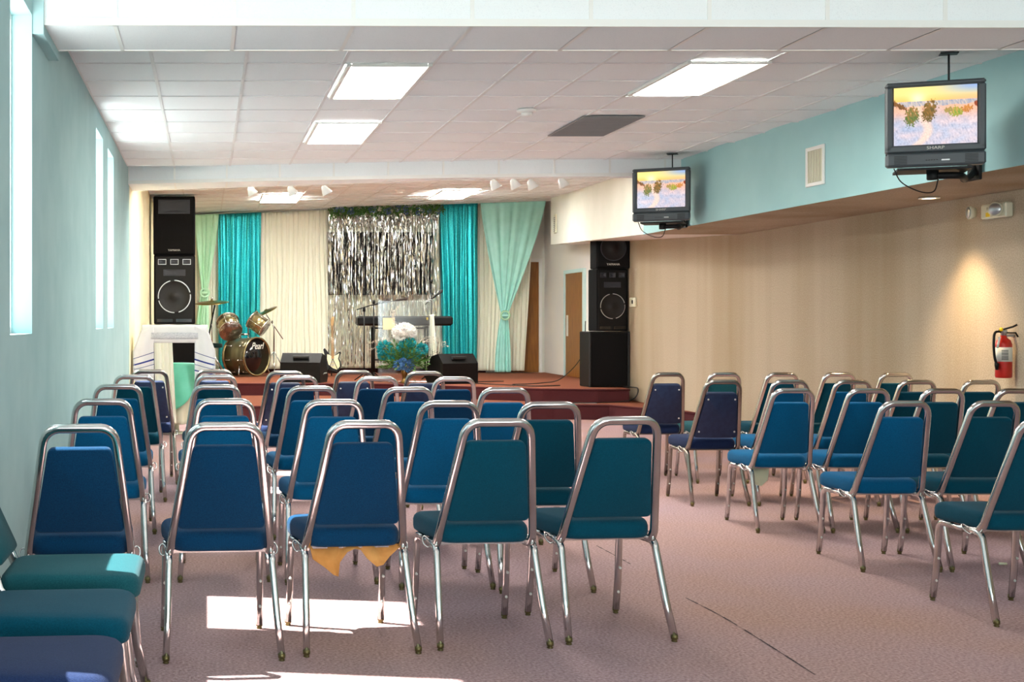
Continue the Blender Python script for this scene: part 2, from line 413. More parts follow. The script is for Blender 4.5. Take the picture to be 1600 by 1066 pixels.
lift = {(10, 5): (.03, .0, .0, .0), (9, 6): (.025, 0, .0, .0), (10, 7): (.045, 0, 0, .0), (9, 8): (.02, 0, .0, .0), (10, 4): (.02, 0, 0, .0),
        (10, 2): (.02, .0, 0, 0), (0, 4): (.02, .025, 0, 0), (0, 5): (.0, .02, 0, 0), (0, 7): (.02, .0, 0, 0), (10, 9): (.04, 0, 0, 0), (8, 3): (.02, .01, 0, 0)}
tiles('ceiling', gx, yc, lambda x, y: ZM, lift, 'white suspended tile ceiling over the seating')
tiles('ceiling', gx[:-1]+[5.02, 5.45, 5.9], [-4+.61*k for k in range(17)]+[6.36], lambda x, y: ZN, {}, 'white suspended tile ceiling near the camera')
def zst(x, y): s = (x+.85)/6.75; t = (y-14.0)/8.9; return 3.20+s*(-.25+.47*t)
tiles('ceiling', gx+[5.45, 6.06], [13.8+.61*k for k in range(15)]+[23.2], zst, {}, 'grey lit tile ceiling above the stage')

# near beam
def beam(name, front, back, zb, zt, label, stepx):
    """front/back: functions y(x)."""
    mb = MB(); n = len(stepx)-1
    for i in range(n):
        a, b = stepx[i]+.006, stepx[i+1]-.006
        mb.add([(a, front(a), zb), (b, front(b), zb), (b, front(b), zt), (a, front(a), zt)], [(0,1,2,3)])
        mb.add([(a, front(a)+.02, zb-.002), (b, front(b)+.02, zb-.002), (b, back(b), zb-.002), (a, back(a), zb-.002)], [(3,2,1,0)])
        mb.add([(a, back(a), zb), (b, back(b), zb), (b, back(b), zt), (a, back(a), zt)], [(3,2,1,0)])
    for i in range(n+1):
        a = stepx[i]; e = .010
        mb.box((a-e, front(a)-.006, zb), (a+e, front(a)+.01, zt), 1)
        mb.add([(a-e, front(a), zb-.006), (a+e, front(a), zb-.006), (a+e, back(a), zb-.006), (a-e, back(a), zb-.006)], [(3,2,1,0)], 1)
    for i in range(n):
        a, b = stepx[i], stepx[i+1]
        for fn, s in ((front, -1), (back, 1)):
            y0, y1 = fn(a), fn(b); vs = []
            for z in (zb-.006, zb+.03):
                vs += [(a, y0-.008, z), (b, y1-.008, z), (b, y1+.012, z), (a, y0+.012, z)]
            mb.add(vs, [(0,3,2,1),(4,5,6,7),(0,1,5,4),(1,2,6,5),(2,3,7,6),(3,0,4,7)], 1)
    return struct(mb.build(name, [M_tile, M_trim]), label)
nb = [-.80]+[-.80+.35+.585*k for k in range(0, 10)]+[5.02]
beam('trim_1', lambda x: 6.34+.012*x, lambda x: 6.93+.0*x-.014*max(0, x-3)**2, 2.755, 3.36, 'tile clad ceiling beam nearest the camera', nb)
struct(MB().box((XL, 6.3, 2.70), (-.795, 6.95, 3.36)).build('trim_2', M_wallL), 'teal bracket end of the near beam')
fb = [XL]+[-.346+.56*k for k in range(0, 10)]+[4.86]
ff = lambda x: 14.0-.8*math.sin(min(1, (x+.85)/5.8)*PI/2)*.95
beam('trim_3', ff, lambda x: max(ff(x)+.14, 14.75-.33*(x+.85)), 2.79, 3.4, 'tile clad beam in front of the stage', fb)

# soffit along the right wall, then the angled bulkhead over the stage
sx = lambda y: 4.99-.025*(y-7.9)
mb = MB()
pts = [(sx(YF), YF, 2.25), (sx(14.3), 14.3, 2.26), (5.67, 21.3, 2.56)]
def slab(mb, p, q, zt, mi, XR=XR):
    (x0, y0, z0), (x1, y1, z1) = p, q
    mb.add([(x0, y0, z0), (x1, y1, z1), (x1, y1, zt), (x0, y0, zt)], [(0,3,2,1)], mi)
    mb.add([(x0+.01, y0, z0), (XR, y0, z0), (XR, y1, z1), (x1+.01, y1, z1)], [(0,3,2,1)], 1)
    mb.add([(x0, y0, z0), (x0+.01, y0, z0), (x1+.01, y1, z1), (x1, y1, z1)], [(0,3,2,1)], mi)
slab(mb, pts[0], pts[1], 3.7, 0)
struct(mb.build('trim_4', [M_soff, M_fabw]), 'aqua soffit along the right wall with fabric underside')
mb = MB(); slab(mb, pts[1], pts[2], 3.7, 0, XR2)
mb.add([(5.67, 21.3, 2.56), (XR2, 21.3, 2.56), (XR2, 21.3, 3.7), (5.67, 21.3, 3.7)], [(0,1,2,3)], 0)
struct(mb.build('trim_5', [M_white, M_pinkw]), 'cream bulkhead angled over the stage right side')

# stage: lower step and platform
step = [(XL, 16.75), (1.0, 16.78), (3.0, 16.95), (4.6, 17.1), (5.3, 17.02), (5.6, 16.3), (XR, 15.5)]
stg = [(XL, 19.1), (1.0, 19.15), (2.4, 19.1), (3.2, 18.7), (3.9, 18.1), (4.6, 17.66), (5.3, 17.5), (5.72, 17.5), (5.80, 18.4), (XR, 18.7), (XR, 19.2), (XR2, 19.2)]
def platform(name, front, z0, z1, label):
    mb = MB(); n = len(front)
    poly = front+([(XR, 19.2), (XR2, 19.2)] if z0 == 0 else [])+[(XR2, YB), (XL, YB)]
    m = len(poly)
    mb.add([(x, y, z1) for x, y in poly], [tuple(range(m))], 0)
    for i in range(n-1):
        (x0, y0), (x1, y1) = front[i], front[i+1]
        mb.add([(x0, y0, z0), (x1, y1, z0), (x1, y1, z1), (x0, y0, z1)], [(0,1,2,3)], 1)
    mb.tube([(x, y-.0, z1-.012) for x, y in front], .014, 8, 1)
    return struct(mb.build(name, [M_maroonlit, M_maroon]), label)
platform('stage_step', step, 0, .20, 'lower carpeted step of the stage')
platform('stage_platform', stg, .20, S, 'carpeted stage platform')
struct(MB().box((XL, YB-.03, S), (5.0, YB, S+.13)).build('baseboard_back', M_maroon), 'maroon carpet baseboard behind the stage')

# doors
def door(name, a, b, z0, z1, onright, trim, label, plate=False):
    mb = MB(); f = MB(); t = .06
    if not onright:
        mb.box((a, YB-.03, z0+.005), (b, YB-.005, z1))
        f.box((a-t, YB-.05, z0), (a, YB-.002, z1+t)); f.box((b, YB-.05, z0), (b+t, YB-.002, z1+t)); f.box((a, YB-.05, z1), (b, YB-.002, z1+t))
    else:
        mb.box((XR2-.03, a, z0+.005), (XR2-.005, b, z1))
        f.box((XR2-.05, a-t, z0), (XR2-.002, a, z1+t)); f.box((XR2-.05, b, z0), (XR2-.002, b+t, z1+t)); f.box((XR2-.05, a, z1), (XR2-.002, b, z1+t))
    d = struct(mb.build(name, M_wood), label); f.build('door_frame', trim, d)
    if plate: MB().box((XR2-.034, b-.16, 1.05), (XR2-.03, b-.05, 1.4)).build('notice_sheet', M_lab, d)
    return d
door('door_1', 5.16, 5.95, S, 2.36, False, M_trim, 'oak door behind the mint drape')
door('door_2', 20.7, 21.72, S, 2.09, True, M_aqtrim, 'oak door beside the right speaker stack', True)

# ------------------------------------------------------------------ chairs
def rz_(o, a): o.rotation_euler = (0, 0, a)
def leg_mesh(sx, front):
    mb = MB()
    if front:
        path = [(sx*.198, .10, .385)]+arc((0.165, .345), .04, PI/2, 0, 5, lambda u, v: Vector((sx*.198, u, v)))+[Vector((sx*.200, .222, .16)), Vector((sx*.202, .248, .02))]
    else:
        path = [(sx*.200, .0, .385)]+arc((-.10, .34), .045, PI/2, PI*.93, 5, lambda u, v: Vector((sx*.203, u, v)))+[Vector((sx*.212, -.21, .16)), Vector((sx*.222, -.268, .02))]
    mb.tube(path, .0135, 12, square=4.5)
    return mb
def make_chair(label, fab, chrome, navy=False):
    t = thing('banquet_chair', label, 'chair')
    poly = rrect(.185, .222, -.15, .25, .07)
    cushion(poly, .400, .478, .010).build('seat', fab, t)
    # backrest panel: outline in (x, s) where s runs up the leaning back
    lean = math.atan2(.155, .42); z0, z1 = (.492, .822)
    L_ = (z1-z0)/math.cos(lean)
    pp = rrect(.172, .118, 0, L_, .025)
    Mx = T((0, -.135-.155*(z0-.41)/.42, z0)) @ R(lean, 'X') @ R(PI/2, 'X')
    # local z of cushion points to -Y (rear) after rotation; seat side is negative
    mb = MB(); th0, th1 = (-.034, .004)
    if navy: th0, th1 = -.03, .016
    prof = [(.010, th0), (.002, th0+.008), (0, th0+.02), (0, th1-.004), (.006, th1)]
    mb.loft([[(x, y, z) for x, y in inset(pp, d)] for d, z in prof], M=Mx)
    mb.build('backrest', [M_navyback if navy else fab], t)
    if navy:
        for (u, v) in ((-.14, .05), (.14, .05), (-.105, L_-.045), (.105, L_-.045)):
            b = MB().lathe([(0, -.004), (.007, -.003), (.007, .004), (0, .006)], 8, M=Mx @ T((u, v, th1)))
            b.build('back_screw', M_rivet, t)
    # arched tube
    path = []
    def P(x, z): return Vector((x, -.135-.155*(z-.41)/.42, z))
    lft = [Vector((-.197, -.02, .392)), Vector((-.197, -.08, .390)), Vector((-.197, -.115, .396)), P(-.195, .43)]
    r = .062
    lft.append(P(-.138, .838))
    cx = -.136+r
    for k in range(1, 7):
        a = PI-k/6*PI/2*.97; lft.append(P(cx+r*math.cos(a), .840+r*math.sin(a)))
    path = lft+[Vector((-p.x, p.y, p.z)) for p in lft[::-1]]
    MB().tube(path, .0150, 12, square=5).build('back_frame', chrome, t)
    for sx in (-1, 1):
        for fr in (True, False):
            lg = leg_mesh(sx, fr).build('leg', chrome, t)
            fx, fy = (.202, .250) if fr else (.222, -.271)
            MB().lathe([(.011, 0), (.013, .004), (.009, .008), (.0145, .012), (.0145, .028)], 10, M=T((sx*fx, fy, 0))).build('foot_glide', M_brass, lg)
            if fr:
                for z, yy in ((.21, .214), (.10, .233)):
                    MB().lathe([(0, -.002), (.006, 0), (.006, .004), (0, .006)], 8, M=T((sx*.201, yy-.0125, z)) @ R(PI/2, 'X')).build('leg_bumper', M_rivet, lg)
        MB().tube([(sx*.202, -.10, .385), (sx*.200, .17, .385)], .0115, 10, square=5).build('side_rail', chrome, t)
        lp = []
        for k in range(12):
            a = 2*PI*k/12; lp.append((sx*(.222+.014*math.cos(a)), -.05+.030*math.sin(a), .392+.018*math.sin(a)))
        MB().tube(lp, .0035, 6, closed=True).build('ganging_loop', M_chrome, t)
    MB().box((-.19, .14, .388), (.19, .158, .402)).build('cross_bar', chrome, t)
    MB().box((-.19, -.1, .388), (.19, -.082, .402)).build('cross_bar', chrome, t)
    return t
protos = {'blue': (M_blue, M_chrome, False), 'bright': (M_bright, M_chrome, False), 'teal': (M_teal, M_chrome, False), 'green': (M_green, M_chrome, False), 'navy': (M_navy, M_chrome2, True)}
used = {}
def chair(kind, x, y, rot, label, group, scale=(1, 1, 1)):
    """y: position of the rear feet line."""
    if kind not in used: used[kind] = make_chair(label, *protos[kind]); c = used[kind]
    else: c = dup(used[kind])
    a = math.radians(rot)
    c.location = (x-math.sin(a)*.27, y+math.cos(a)*.27, 0); c.rotation_euler = (0, 0, a); c.scale = scale
    c['label'] = label; c['group'] = group
    return c
cols = ['beside the left wall', 'second from the left wall', 'third from the left wall', 'fourth from the left wall', 'at the centre aisle']
rows = [
 ('nearest row', [(-.475, 4.84, 'blue'), (.066, 4.93, 'blue'), (.607, 5.03, 'blue'), (1.143, 5.12, 'teal'), (1.676, 5.22, 'teal')], 6),
 ('second row from the camera', [(-.515, 6.41, 'bright'), (.09, 6.44, 'bright'), (.62, 6.38, 'bright'), (1.165, 6.26, 'bright'), (1.63, 6.18, 'teal')], 3),
 ('third row from the camera', [(-.54, 7.88, 'bright'), (.055, 7.84, 'bright'), (.62, 7.69, 'bright'), (1.17, 7.56, 'bright'), (1.72, 7.5, 'bright')], 4),
 ('fourth row from the camera', [(-.52, 9.28, 'teal'), (.066, 9.28, 'teal'), (.635, 9.15, 'blue'), (1.18, 9.0, 'blue'), (1.70, 8.92, 'blue')], 4),
 ('front row by the stage', [(-.455, 10.15, 'navy'), (.06, 10.15, 'navy'), (.605, 9.85, 'navy'), (1.15, 10.0, 'navy'), (1.66, 9.75, 'navy')], 3)]
word = {'blue': 'dark blue', 'bright': 'bright blue', 'teal': 'teal', 'green': 'faded green', 'navy': 'navy'}
c1 = None; frs = []
for rn, cs, rot in rows:
    for i, (x, y, k) in enumerate(cs):
        if rn.startswith('front row'): y = max(y, cs[i][1])+.12
        c = chair(k, x, y, rot+random.uniform(-1.5, 1.5), '%s left-block chair, %s, %s' % (word[k], rn, cols[i]), 'chairs in the left block')
        if rn == 'nearest row' and i == 2: c1 = c
rc = ['at the centre aisle', 'second from the centre aisle', 'third from the centre aisle', 'fourth from the centre aisle', 'by the right wall']
rrows = [
 ('nearest row', 5.5, [(3.56, 'teal')]),
 ('second row from the camera', 6.70, [(3.60, 'bright'), (4.06, 'teal'), (4.52, 'teal')]),
 ('third row from the camera', 7.93, [(3.58, 'bright'), (4.04, 'bright'), (4.495, 'teal'), (4.95, 'teal')]),
 ('fourth row from the camera', 9.08, [(3.61, 'navy'), (4.08, 'bright'), (4.52, 'bright'), (4.97, 'teal'), (5.42, 'teal')]),
 ('front row by the stage', 10.35, [(3.68, 'navy'), (4.13, 'green'), (4.59, 'teal'), (5.045, 'teal'), (5.50, 'teal')])]
q2 = None
for rn, y, cs in rrows:
    for i, (x, k) in enumerate(cs):
        if rn.startswith('second') and i == 2: continue
        c = chair(k, x, y, random.uniform(-.5, 1.5), '%s right-block chair, %s, %s' % (word[k], rn, rc[i]), 'chairs in the right block', (.9, 1, .97))
        if rn.startswith('third') and i == 0: q2 = c
for k, y, lb in (('green', 4.38, 'faded green chair facing right along the left wall, farthest of the three seats'),
                 ('teal', 3.78, 'teal chair facing right along the left wall, middle of the three seats'),
                 ('navy', 3.19, 'navy chair facing right along the left wall, nearest the camera')):
    c = chair(k, -.79, y, -90, lb, 'chairs along the left wall facing right', (1, 1.16, 1)); c.location.x = -.505
# torn linings
def lining(parent, pts, material, y0):
    mb = MB(); vs = []
    n = len(pts)
    for i, (x, d) in enumerate(pts):
        vs += [(x, y0+.01*math.sin(i*1.3), .402), (x+.004*math.sin(i), y0-.012*math.sin(i*2.1), .402-d*.55), (x, y0-.02+.014*math.sin(i*1.7), .402-d)]
    fs = []
    for i in range(n-1):
        for j in (0, 1): fs.append((i*3+j, i*3+j+1, (i+1)*3+j+1, (i+1)*3+j))
    mb.add(vs, fs, 0, True); return mb.build('torn_lining', material, parent, solid=.002)
tag(lining(c1, [(-.175, .02), (-.165, .055), (-.12, .085), (-.085, .115), (-.062, .125), (-.055, .07), (-.03, .025), (0, .012), (.03, .02), (.055, .055), (.09, .085), (.12, .08), (.15, .05), (.175, .02), (.19, .005)], M_liner, -.10), 'torn tan lining hanging under the seat')
tag(lining(q2, [(-.17, .05), (-.15, .12), (-.11, .13), (-.07, .09), (-.05, .02)], M_paper, -.06), 'pale torn lining hanging under the seat')

# ------------------------------------------------------------------ ceiling fixtures
def troffer(x0, x1, y0, y1, z, label, m=M_lamp, tilt=None):
    t = thing('ceiling_light', label, 'ceiling light', ((x0+x1)/2, (y0+y1)/2, z), 0, 'fluorescent ceiling lights')
    hx, hy = (x1-x0)/2, (y1-y0)/2; f = MB()
    for a, b in (((-hx-.03, -hy-.02, -.028), (-hx, hy+.02, -.007)), ((hx, -hy-.02, -.028), (hx+.03, hy+.02, -.007)), ((-hx, -hy-.02, -.028), (hx, -hy, -.007)), ((-hx, hy, -.028), (hx, hy+.02, -.007))): f.bbox(a, b, .004)
    f.build('frame', M_trim, t)
    MB().box((-hx, -hy, -.022), (hx, hy, -.010)).build('diffuser', m, t)
    return t
troffer(.93, 1.42, 8.31, 9.50, ZM, 'large lit ceiling light, nearest on the left above the seating')
troffer(.93, 1.42, 10.72, 11.92, ZM, 'lit ceiling light farther back, left above the seating')
troffer(3.08, 3.56, 8.22, 9.35, ZM, 'lit ceiling light on the right, before the nearer television')
t = troffer(.85, 1.42, 19.25, 20.55, zst(1.1, 19.25), 'lit ceiling light over the drums on the stage', M_lampS)
for x, y in ((.3, 14.95), (2.4, 14.5)):  # two unseen fixtures added to brighten the stage and curtains
    troffer(x, x+.5, y, y+1.2, zst(x+.25, y+.0)-.02, 'unseen ceiling light added behind the stage beam', M_lampS)
t = troffer(3.40, 3.90, 18.5, 19.8, zst(3.6, 18.5), 'lit ceiling light over the right side of the stage', M_lampS)
for i, (x, y) in enumerate(((.93, 2.0), (3.1, 2.0), (.93, -1.6), (3.1, -1.6))):  # four unseen fixtures added as fill on the chair backs
    troffer(x, x+.49, y, y+1.2, ZN, 'unseen ceiling light added above and behind the camera', M_fillN)
# downlights under the soffit
def downlight(x, y, z, label):
    t = thing('recessed_downlight', label, 'ceiling light', (x, y, z))
    MB().lathe([(.05, -.001), (.075, -.001), (.075, -.008), (.05, -.008), (.05, -.001)], 24).build('ring', M_trim, t)
    MB().lathe([(0, -.004), (.05, -.004), (.05, -.002), (0, -.002)], 20).build('lamp', lamp_mat('downlight lens', 6, 'FFD9A0'), t)
    l = bpy.data.lights.new('downlight beam', 'SPOT'); l.energy = 60; l.color = (1, .72, .42); l.spot_size = 1.5; l.spot_blend = 1; l.shadow_soft_size = .05
    lo = bpy.data.objects.new('downlight_lamp', l); COL.objects.link(lo); lo.location = (x, y, z-.03); lo.parent = None
    return t
downlight(5.56, 9.95, 2.25, 'recessed warm downlight in the soffit near the second television')
tv = thing('return_air_grille', 'flat grey return air grille set in the ceiling tiles', 'vent', (3.28, 10.95, ZM))
MB().bbox((-.25, -.55, -.016), (.25, .55, -.007), .003).build('plate', M_vent, tv)
mb = MB()
for k in range(24): mb.box((-.235, -.53+k*.045, -.019), (.235, -.515+k*.045, -.016))
mb.build('louvre', M_vent, tv)
def detector(x, y, z, label):
    t = thing('smoke_detector', label, 'smoke detector', (x, y, z))
    MB().lathe([(.075, -.007), (.075, -.022), (.06, -.03), (0, -.03)], 24).build('base', M_trim, t)
    MB().lathe([(.045, -.03), (.042, -.052), (.03, -.06), (0, -.062)], 20).build('sensor_dome', M_trim, t)
detector(2.50, 10.1, ZM, 'white round smoke detector on the tiles over the seating')
detector(2.78, 18.6, zst(2.78, 18.6), 'white round smoke detector on the ceiling over the stage')
for i, (px, py) in enumerate(((392, 297), (455, 297), (508, 296), (772, 287), (803, 286), (830, 287), (878, 284))):
    X0 = (px-HX)*14.6/F; Yb = max(ff(X0)+.14, 14.75-.33*(X0+.85))+.10
    p = at(px, py, Yb)
    t = thing('spot_lamp', 'small white spot lamp below the stage beam, %s' % ['leftmost of seven', 'second from the left', 'third from the left', 'fourth from the left', 'fifth from the left', 'sixth from the left', 'rightmost of seven'][i], 'spot lamp', (p.x, p.y, p.z), 0, 'spot lamps under the stage beam')
    MB().lathe([(.055, .06), (.06, .055), (.03, -.03), (.012, -.045), (0, -.047)], 16, M=R(PI, 'X') @ R(.5, 'Y')).build('shade', M_trim, t)
    MB().tube([(0, 0, .03), (0, 0, .12), (0, -.12, .14)], .008, 6).build('stem', M_trim, t)

# soffit vent
def soffit_plate():
    y = 10.45; t = thing('wall_vent', 'white louvred vent on the aqua soffit between the televisions', 'vent', (sx(y)-.001, y, 2.555), .025)
    f = MB()
    for a, b in (((-.015, -.15, -.16), (0, -.12, .16)), ((-.015, .12, -.16), (0, .15, .16)), ((-.015, -.12, -.16), (0, .12, -.13)), ((-.015, -.12, .13), (0, .12, .16))): f.bbox(a, b, .003)
    f.build('frame', M_trim, t); MB().box((-.004, -.12, -.13), (0, .12, .13)).build('backing', M_vent, t)
    l = MB()
    for k in range(9): l.box((-.012, -.115+k*.027, -.13), (-.004, -.100+k*.027, .13))
    l.build('louvre', M_ivory, t)
soffit_plate()
t = thing('wall_vent', 'narrow pale vent at the left end of the cream bulkhead', 'vent', (5.60, 20.7, 2.86), -.125)
MB().bbox((-.03, -.10, -.15), (-.005, .10, .15), .004).build('plate', M_ivory, t)
l = MB()
for k in range(8): l.box((-.036, -.08, -.12+k*.03), (-.03, .08, -.108+k*.03))
l.build('louvre', M_vent, t)

# ------------------------------------------------------------------ televisions
def screen_picture(w_, h_, parent, y):
    nu, nv = 150, 112; mb = MB()
    mb.grid(lambda u, v: ((u-.5)*w_, y, (v-.5)*h_), nu, nv, smooth=False)
    m = bpy.data.materials.get('lit beach screen')
    if not m:
        m = bpy.data.materials.new('lit beach screen'); m.use_nodes = True
        nt = m.node_tree; b = nt.nodes['Principled BSDF']; b.inputs['Base Color'].default_value = (.02, .02, .02, 1); b.inputs['Roughness'].default_value = .15
        a = nt.nodes.new('ShaderNodeVertexColor'); a.layer_name = 'Col'
        nt.links.new(a.outputs[0], b.inputs['Emission Color']); b.inputs['Emission Strength'].default_value = .38
    o = mb.build('screen', m, parent)
    me = o.data; ca = me.color_attributes.new('Col', 'FLOAT_COLOR', 'POINT')
    def mixc(a, b, t): t = max(0, min(1, t)); return [a[i]*(1-t)+b[i]*t for i in range(3)]
    def hexc(s): return [int(s[i:i+2], 16)/255 for i in (0, 2, 4)]
    def sm(a, b, x): t = max(0, min(1, (x-a)/(b-a))); return t*t*(3-2*t)
    for k, vv in enumerate(me.vertices):
        i = k % (nu+1); j = k//(nu+1); u = i/nu; v = j/nv
        n1 = noise.noise(Vector((u*9, v*9, 1))); n2 = noise.noise(Vector((u*45, v*45, 2))); n3 = noise.noise(Vector((u*70+v*20, v*14, 5)))
        horizon = .75
        if v > horizon:
            c = mixc(hexc('FFC062'), hexc('F7DC86'), (v-horizon)/.12)
            c = mixc(c, hexc('8FA9D6'), sm(.35, 1, u)*sm(horizon+.02, 1, v)*1.0)
            c = mixc(c, hexc('FFB48A'), sm(.4, .9, u)*(1-sm(horizon, horizon+.14, v))*.8)
            d = math.hypot((u-.29)*1.2, v-.80); c = mixc(c, hexc('FFF7C0'), math.exp(-(d/.11)**2)*1.0)
        elif v > .67-.03*n1:
            c = mixc(hexc('8E93A8'), hexc('D9C6B4'), .5+n3*1.1+.3*(.3-abs(u-.3)))
        else:
            c = mixc(hexc('AAB4CC'), hexc('D9C4C8'), .5+n1*.8+.25*(u-.5)); c = mixc(c, hexc('7F88A4'), max(0, n3)*.8)
            c = mixc(c, hexc('F2B08E'), sm(.34, .66, v)*.95*sm(.02, .3, abs(u-.5)+.12))
            path = abs(u-(.34+.10*math.sin(v*7)-.15*(.4-v))); c = mixc(c, hexc('F6CDB2'), (1-sm(.02, .09, path))*.7)
        for (gu, gv, ru, rv, c1, c2, sl) in ((.22, .50, .085, .16, '4F6B2B', 'A2743A', .25), (.43, .57, .085, .17, '5C4F1E', '9A6B2C', .55), (.75, .55, .085, .085, '7C9A34', 'C79A48', 0), (.88, .59, .06, .06, 'B36F2C', 'D8934A', .1), (.05, .70, .10, .05, '6A4520', '8A5A2C', -.7), (.66, .58, .05, .05, '8C8A46', 'B58B4C', 0), (.99, .67, .03, .05, '8A3D20', 'A55030', 0)):
            dv = v-gv-sl*(u-gu); q = ((u-gu)/ru)**2+(dv/rv)**2+n2*.8+n3*1.0
            if q < 1: c = mixc(hexc(c1), hexc(c2), .5+n3*1.5+dv*2)
        if v < .66: c = [x*(1+.10*n2) for x in c]
        ca.data[k].color = (*lin(tuple(max(0, min(1, x)) for x in c))[:3], 1)
    return o
def television(px, py, Y, phi, label, wall_dy):
    p = at(px, py, Y)
    t = thing('television', label, 'television', (p.x, p.y, p.z), -phi)
    w_, h_ = .54, .52; hw, hh = w_/2, h_/2
    b = MB(); sw, sh = .224, .178; zc_ = .05
    # bezel ring
    b.bbox((-hw, -.02, zc_+sh), (hw, .05, hh), .012); b.bbox((-hw, -.02, -.165), (-sw-.005, .05, zc_+sh+.005), .01)
    b.bbox((sw+.005, -.02, -.165), (hw, .05, zc_+sh+.005), .01); b.bbox((-hw, -.02, -.175), (hw, .05, zc_-sh), .01)
    b.build('bezel', M_tvb, t)
    MB().bbox((-hw+.002, -.03, -hh), (hw-.002, .05, -.178), .012).build('speaker_panel', M_tvb, t)
    g = MB()
    for s in (-1, 1):
        for k in range(6): g.box((s*.19-.035, -.033, -.245+k*.009), (s*.19+.035, -.030, -.241+k*.009))
    g.build('speaker_slots', M_tvd, t)
    MB().bbox((.03, -.036, -.232), (.075, -.029, -.222), .002).build('button_row', M_silver, t)
    k = MB()
    for q in range(5): k.box((-.055+q*.014, -.033, -.228), (-.045+q*.014, -.030, -.223))
    k.build('control_button', M_tvd, t)
    MB().box((-sw-.006, .0, zc_-sh-.006), (sw+.006, .04, zc_+sh+.006)).build('screen_surround', M_blackgl, t)
    so = screen_picture(2*sw, 2*sh, t, -.004); so.location = (0, 0, zc_)
    text('brand_lettering', 'SHARP', .026, M_badge, T((0, -.0215, -.150)) @ R(PI/2, 'X'), t, sx=1.25)
    sh_ = MB()
    def ring(a, z0, z1, y): return [(-a, y, z0), (a, y, z0), (a, y, z1), (-a, y, z1)]
    sh_.loft([ring(hw-.006, -hh+.008, hh-.008, .05), ring(hw-.02, -hh+.02, hh-.03, .16), ring(hw-.09, -hh+.06, hh-.12, .30), ring(hw-.14, -.17, .10, .40)], smooth=False)
    sh_.build('rear_shell', M_tvd, t)
    # bracket
    m = thing('television_mount', label.replace('television', 'swivel arm mount under the television', 1)[:90], 'tv mount', (p.x, p.y, p.z), -phi)
    m['label'] = 'black swivel arm and cradle holding the %s television' % ('nearer' if Y < 10 else 'farther')
    MB().box((-.2, .02, -hh-.018), (.2, .30, -hh-.004)).build('cradle', M_black, m)
    MB().lathe([(.03, -.075), (.034, -.07), (.034, -.018), (0, -.018)], 16, M=T((0, .1, -hh))).build('swivel_hub', M_black, m)
    inv = Matrix.Rotation(phi, 4, 'Z')
    wx = sx(Y+wall_dy)-.01-p.x
    e = inv @ Vector((wx, wall_dy, 0))
    MB().tube(bez([(0, .1, -hh-.05), (.15, .12, -hh-.052), (e.x*.72, e.y*.7+.02, -hh-.045), (e.x*.93, e.y*.93, -hh+.005), (e.x-.0, e.y, -hh+.07)], 6), .022, 10).build('arm', M_black, m)
    MB().bbox((-.018, -.07, -.16), (0, .07, .2), .005, M=T((e.x, e.y, -hh+.12)) @ R(phi, 'Z')).build('wall_plate', M_black, m)
    # rod up to ceiling
    top = ZM-p.z-.007
    MB().tube([(.09, .12, hh-.02), (.09, .12, top)], .006, 6).build('stay_rod', M_tvd, m)
    MB().box((.04, .08, top-.006), (.14, .16, top)).build('ceiling_plate', M_tvd, m)
    cb = MB().tube([tuple((T(p) @ Matrix.Rotation(-phi, 4, 'Z')) @ Vector(q)) for q in bez([(-.22, .03, -hh-.004), (-.18, .02, -hh-.09), (-.08, .03, -hh-.15), (.0, .06, -hh-.15), (.03, .09, -hh-.07)], 8)], .004, 6).build('power_cable', M_cable)
    tag(cb, 'thin black cable looping below the %s television' % ('nearer' if Y < 10 else 'farther'), 'cable')
television(1461, 193, 7.9, math.radians(22), 'grey television showing a beach, nearer and larger, upper right', .45)
television(1033, 304, 12.7, math.radians(27), 'grey television showing a beach, farther one above the right speakers', .4)

# ------------------------------------------------------------------ right wall things
pE = at(1575, 552, 9.45)
t = thing('fire_extinguisher', 'red fire extinguisher hanging on the beige fabric wall', 'fire extinguisher', (XR-.075, 9.45, .885))
MB().lathe([(0, 0), (.05, 0), (.055, .012), (.055, .245), (.045, .275), (.022, .295), (.02, .31), (0, .31)], 28).build('cylinder', M_red, t)
MB().lathe([(.0562, .12), (.0562, .225)], 28).build('label_band', M_lab, t)
mb = MB()
for k in range(7): mb.box((-.05+.0, -.0575+abs(k-3)*0, .2-.011*k), (.0, -.0565, .205-.011*k))
mb.build('label_print', M_black, t)
MB().lathe([(.018, .31), (.018, .33), (.024, .335), (.024, .35), (0, .35)], 14).build('valve', M_silver, t)
MB().tube([(0, .03, .345), (0, -.06, .375), (0, -.085, .39)], .007, 6, square=4).tube([(0, .02, .33), (0, -.075, .33), (0, -.09, .30)], .006, 6, square=4).build('handle', M_black, t, rot=(0, 0, .9))
MB().lathe([(0, -.006), (.014, -.006), (.014, .006), (0, .006)], 12, M=T((-.03, -.02, .355)) @ R(PI/2, 'Y')).build('pressure_gauge', M_yel, t)
MB().tube(bez([(-.02, 0, .34), (-.075, -.02, .33), (-.09, -.03, .26), (-.085, -.03, .16), (-.07, -.03, .10)], 8), .009, 8).build('hose', M_black, t)
MB().lathe([(.009, 0), (.015, .03), (.015, .05)], 10, M=T((-.068, -.03, .06))).build('nozzle', M_black, t)
MB().box((-.002, -.012, .3), (.072, .012, .32)).build('wall_hook', M_silver, t)
MB().tube([(-.05, -.035, .30), (-.07, -.04, .22)], .008, 6, square=4).build('inspection_tag', M_lab, t)
t = thing('emergency_light', 'ivory emergency light with two lamp heads, high on the fabric wall', 'emergency light', (XR, 9.62, 2.12))
MB().bbox((-.06, -.17, -.055), (-.001, .14, .055), .01).build('housing', M_ivory, t)
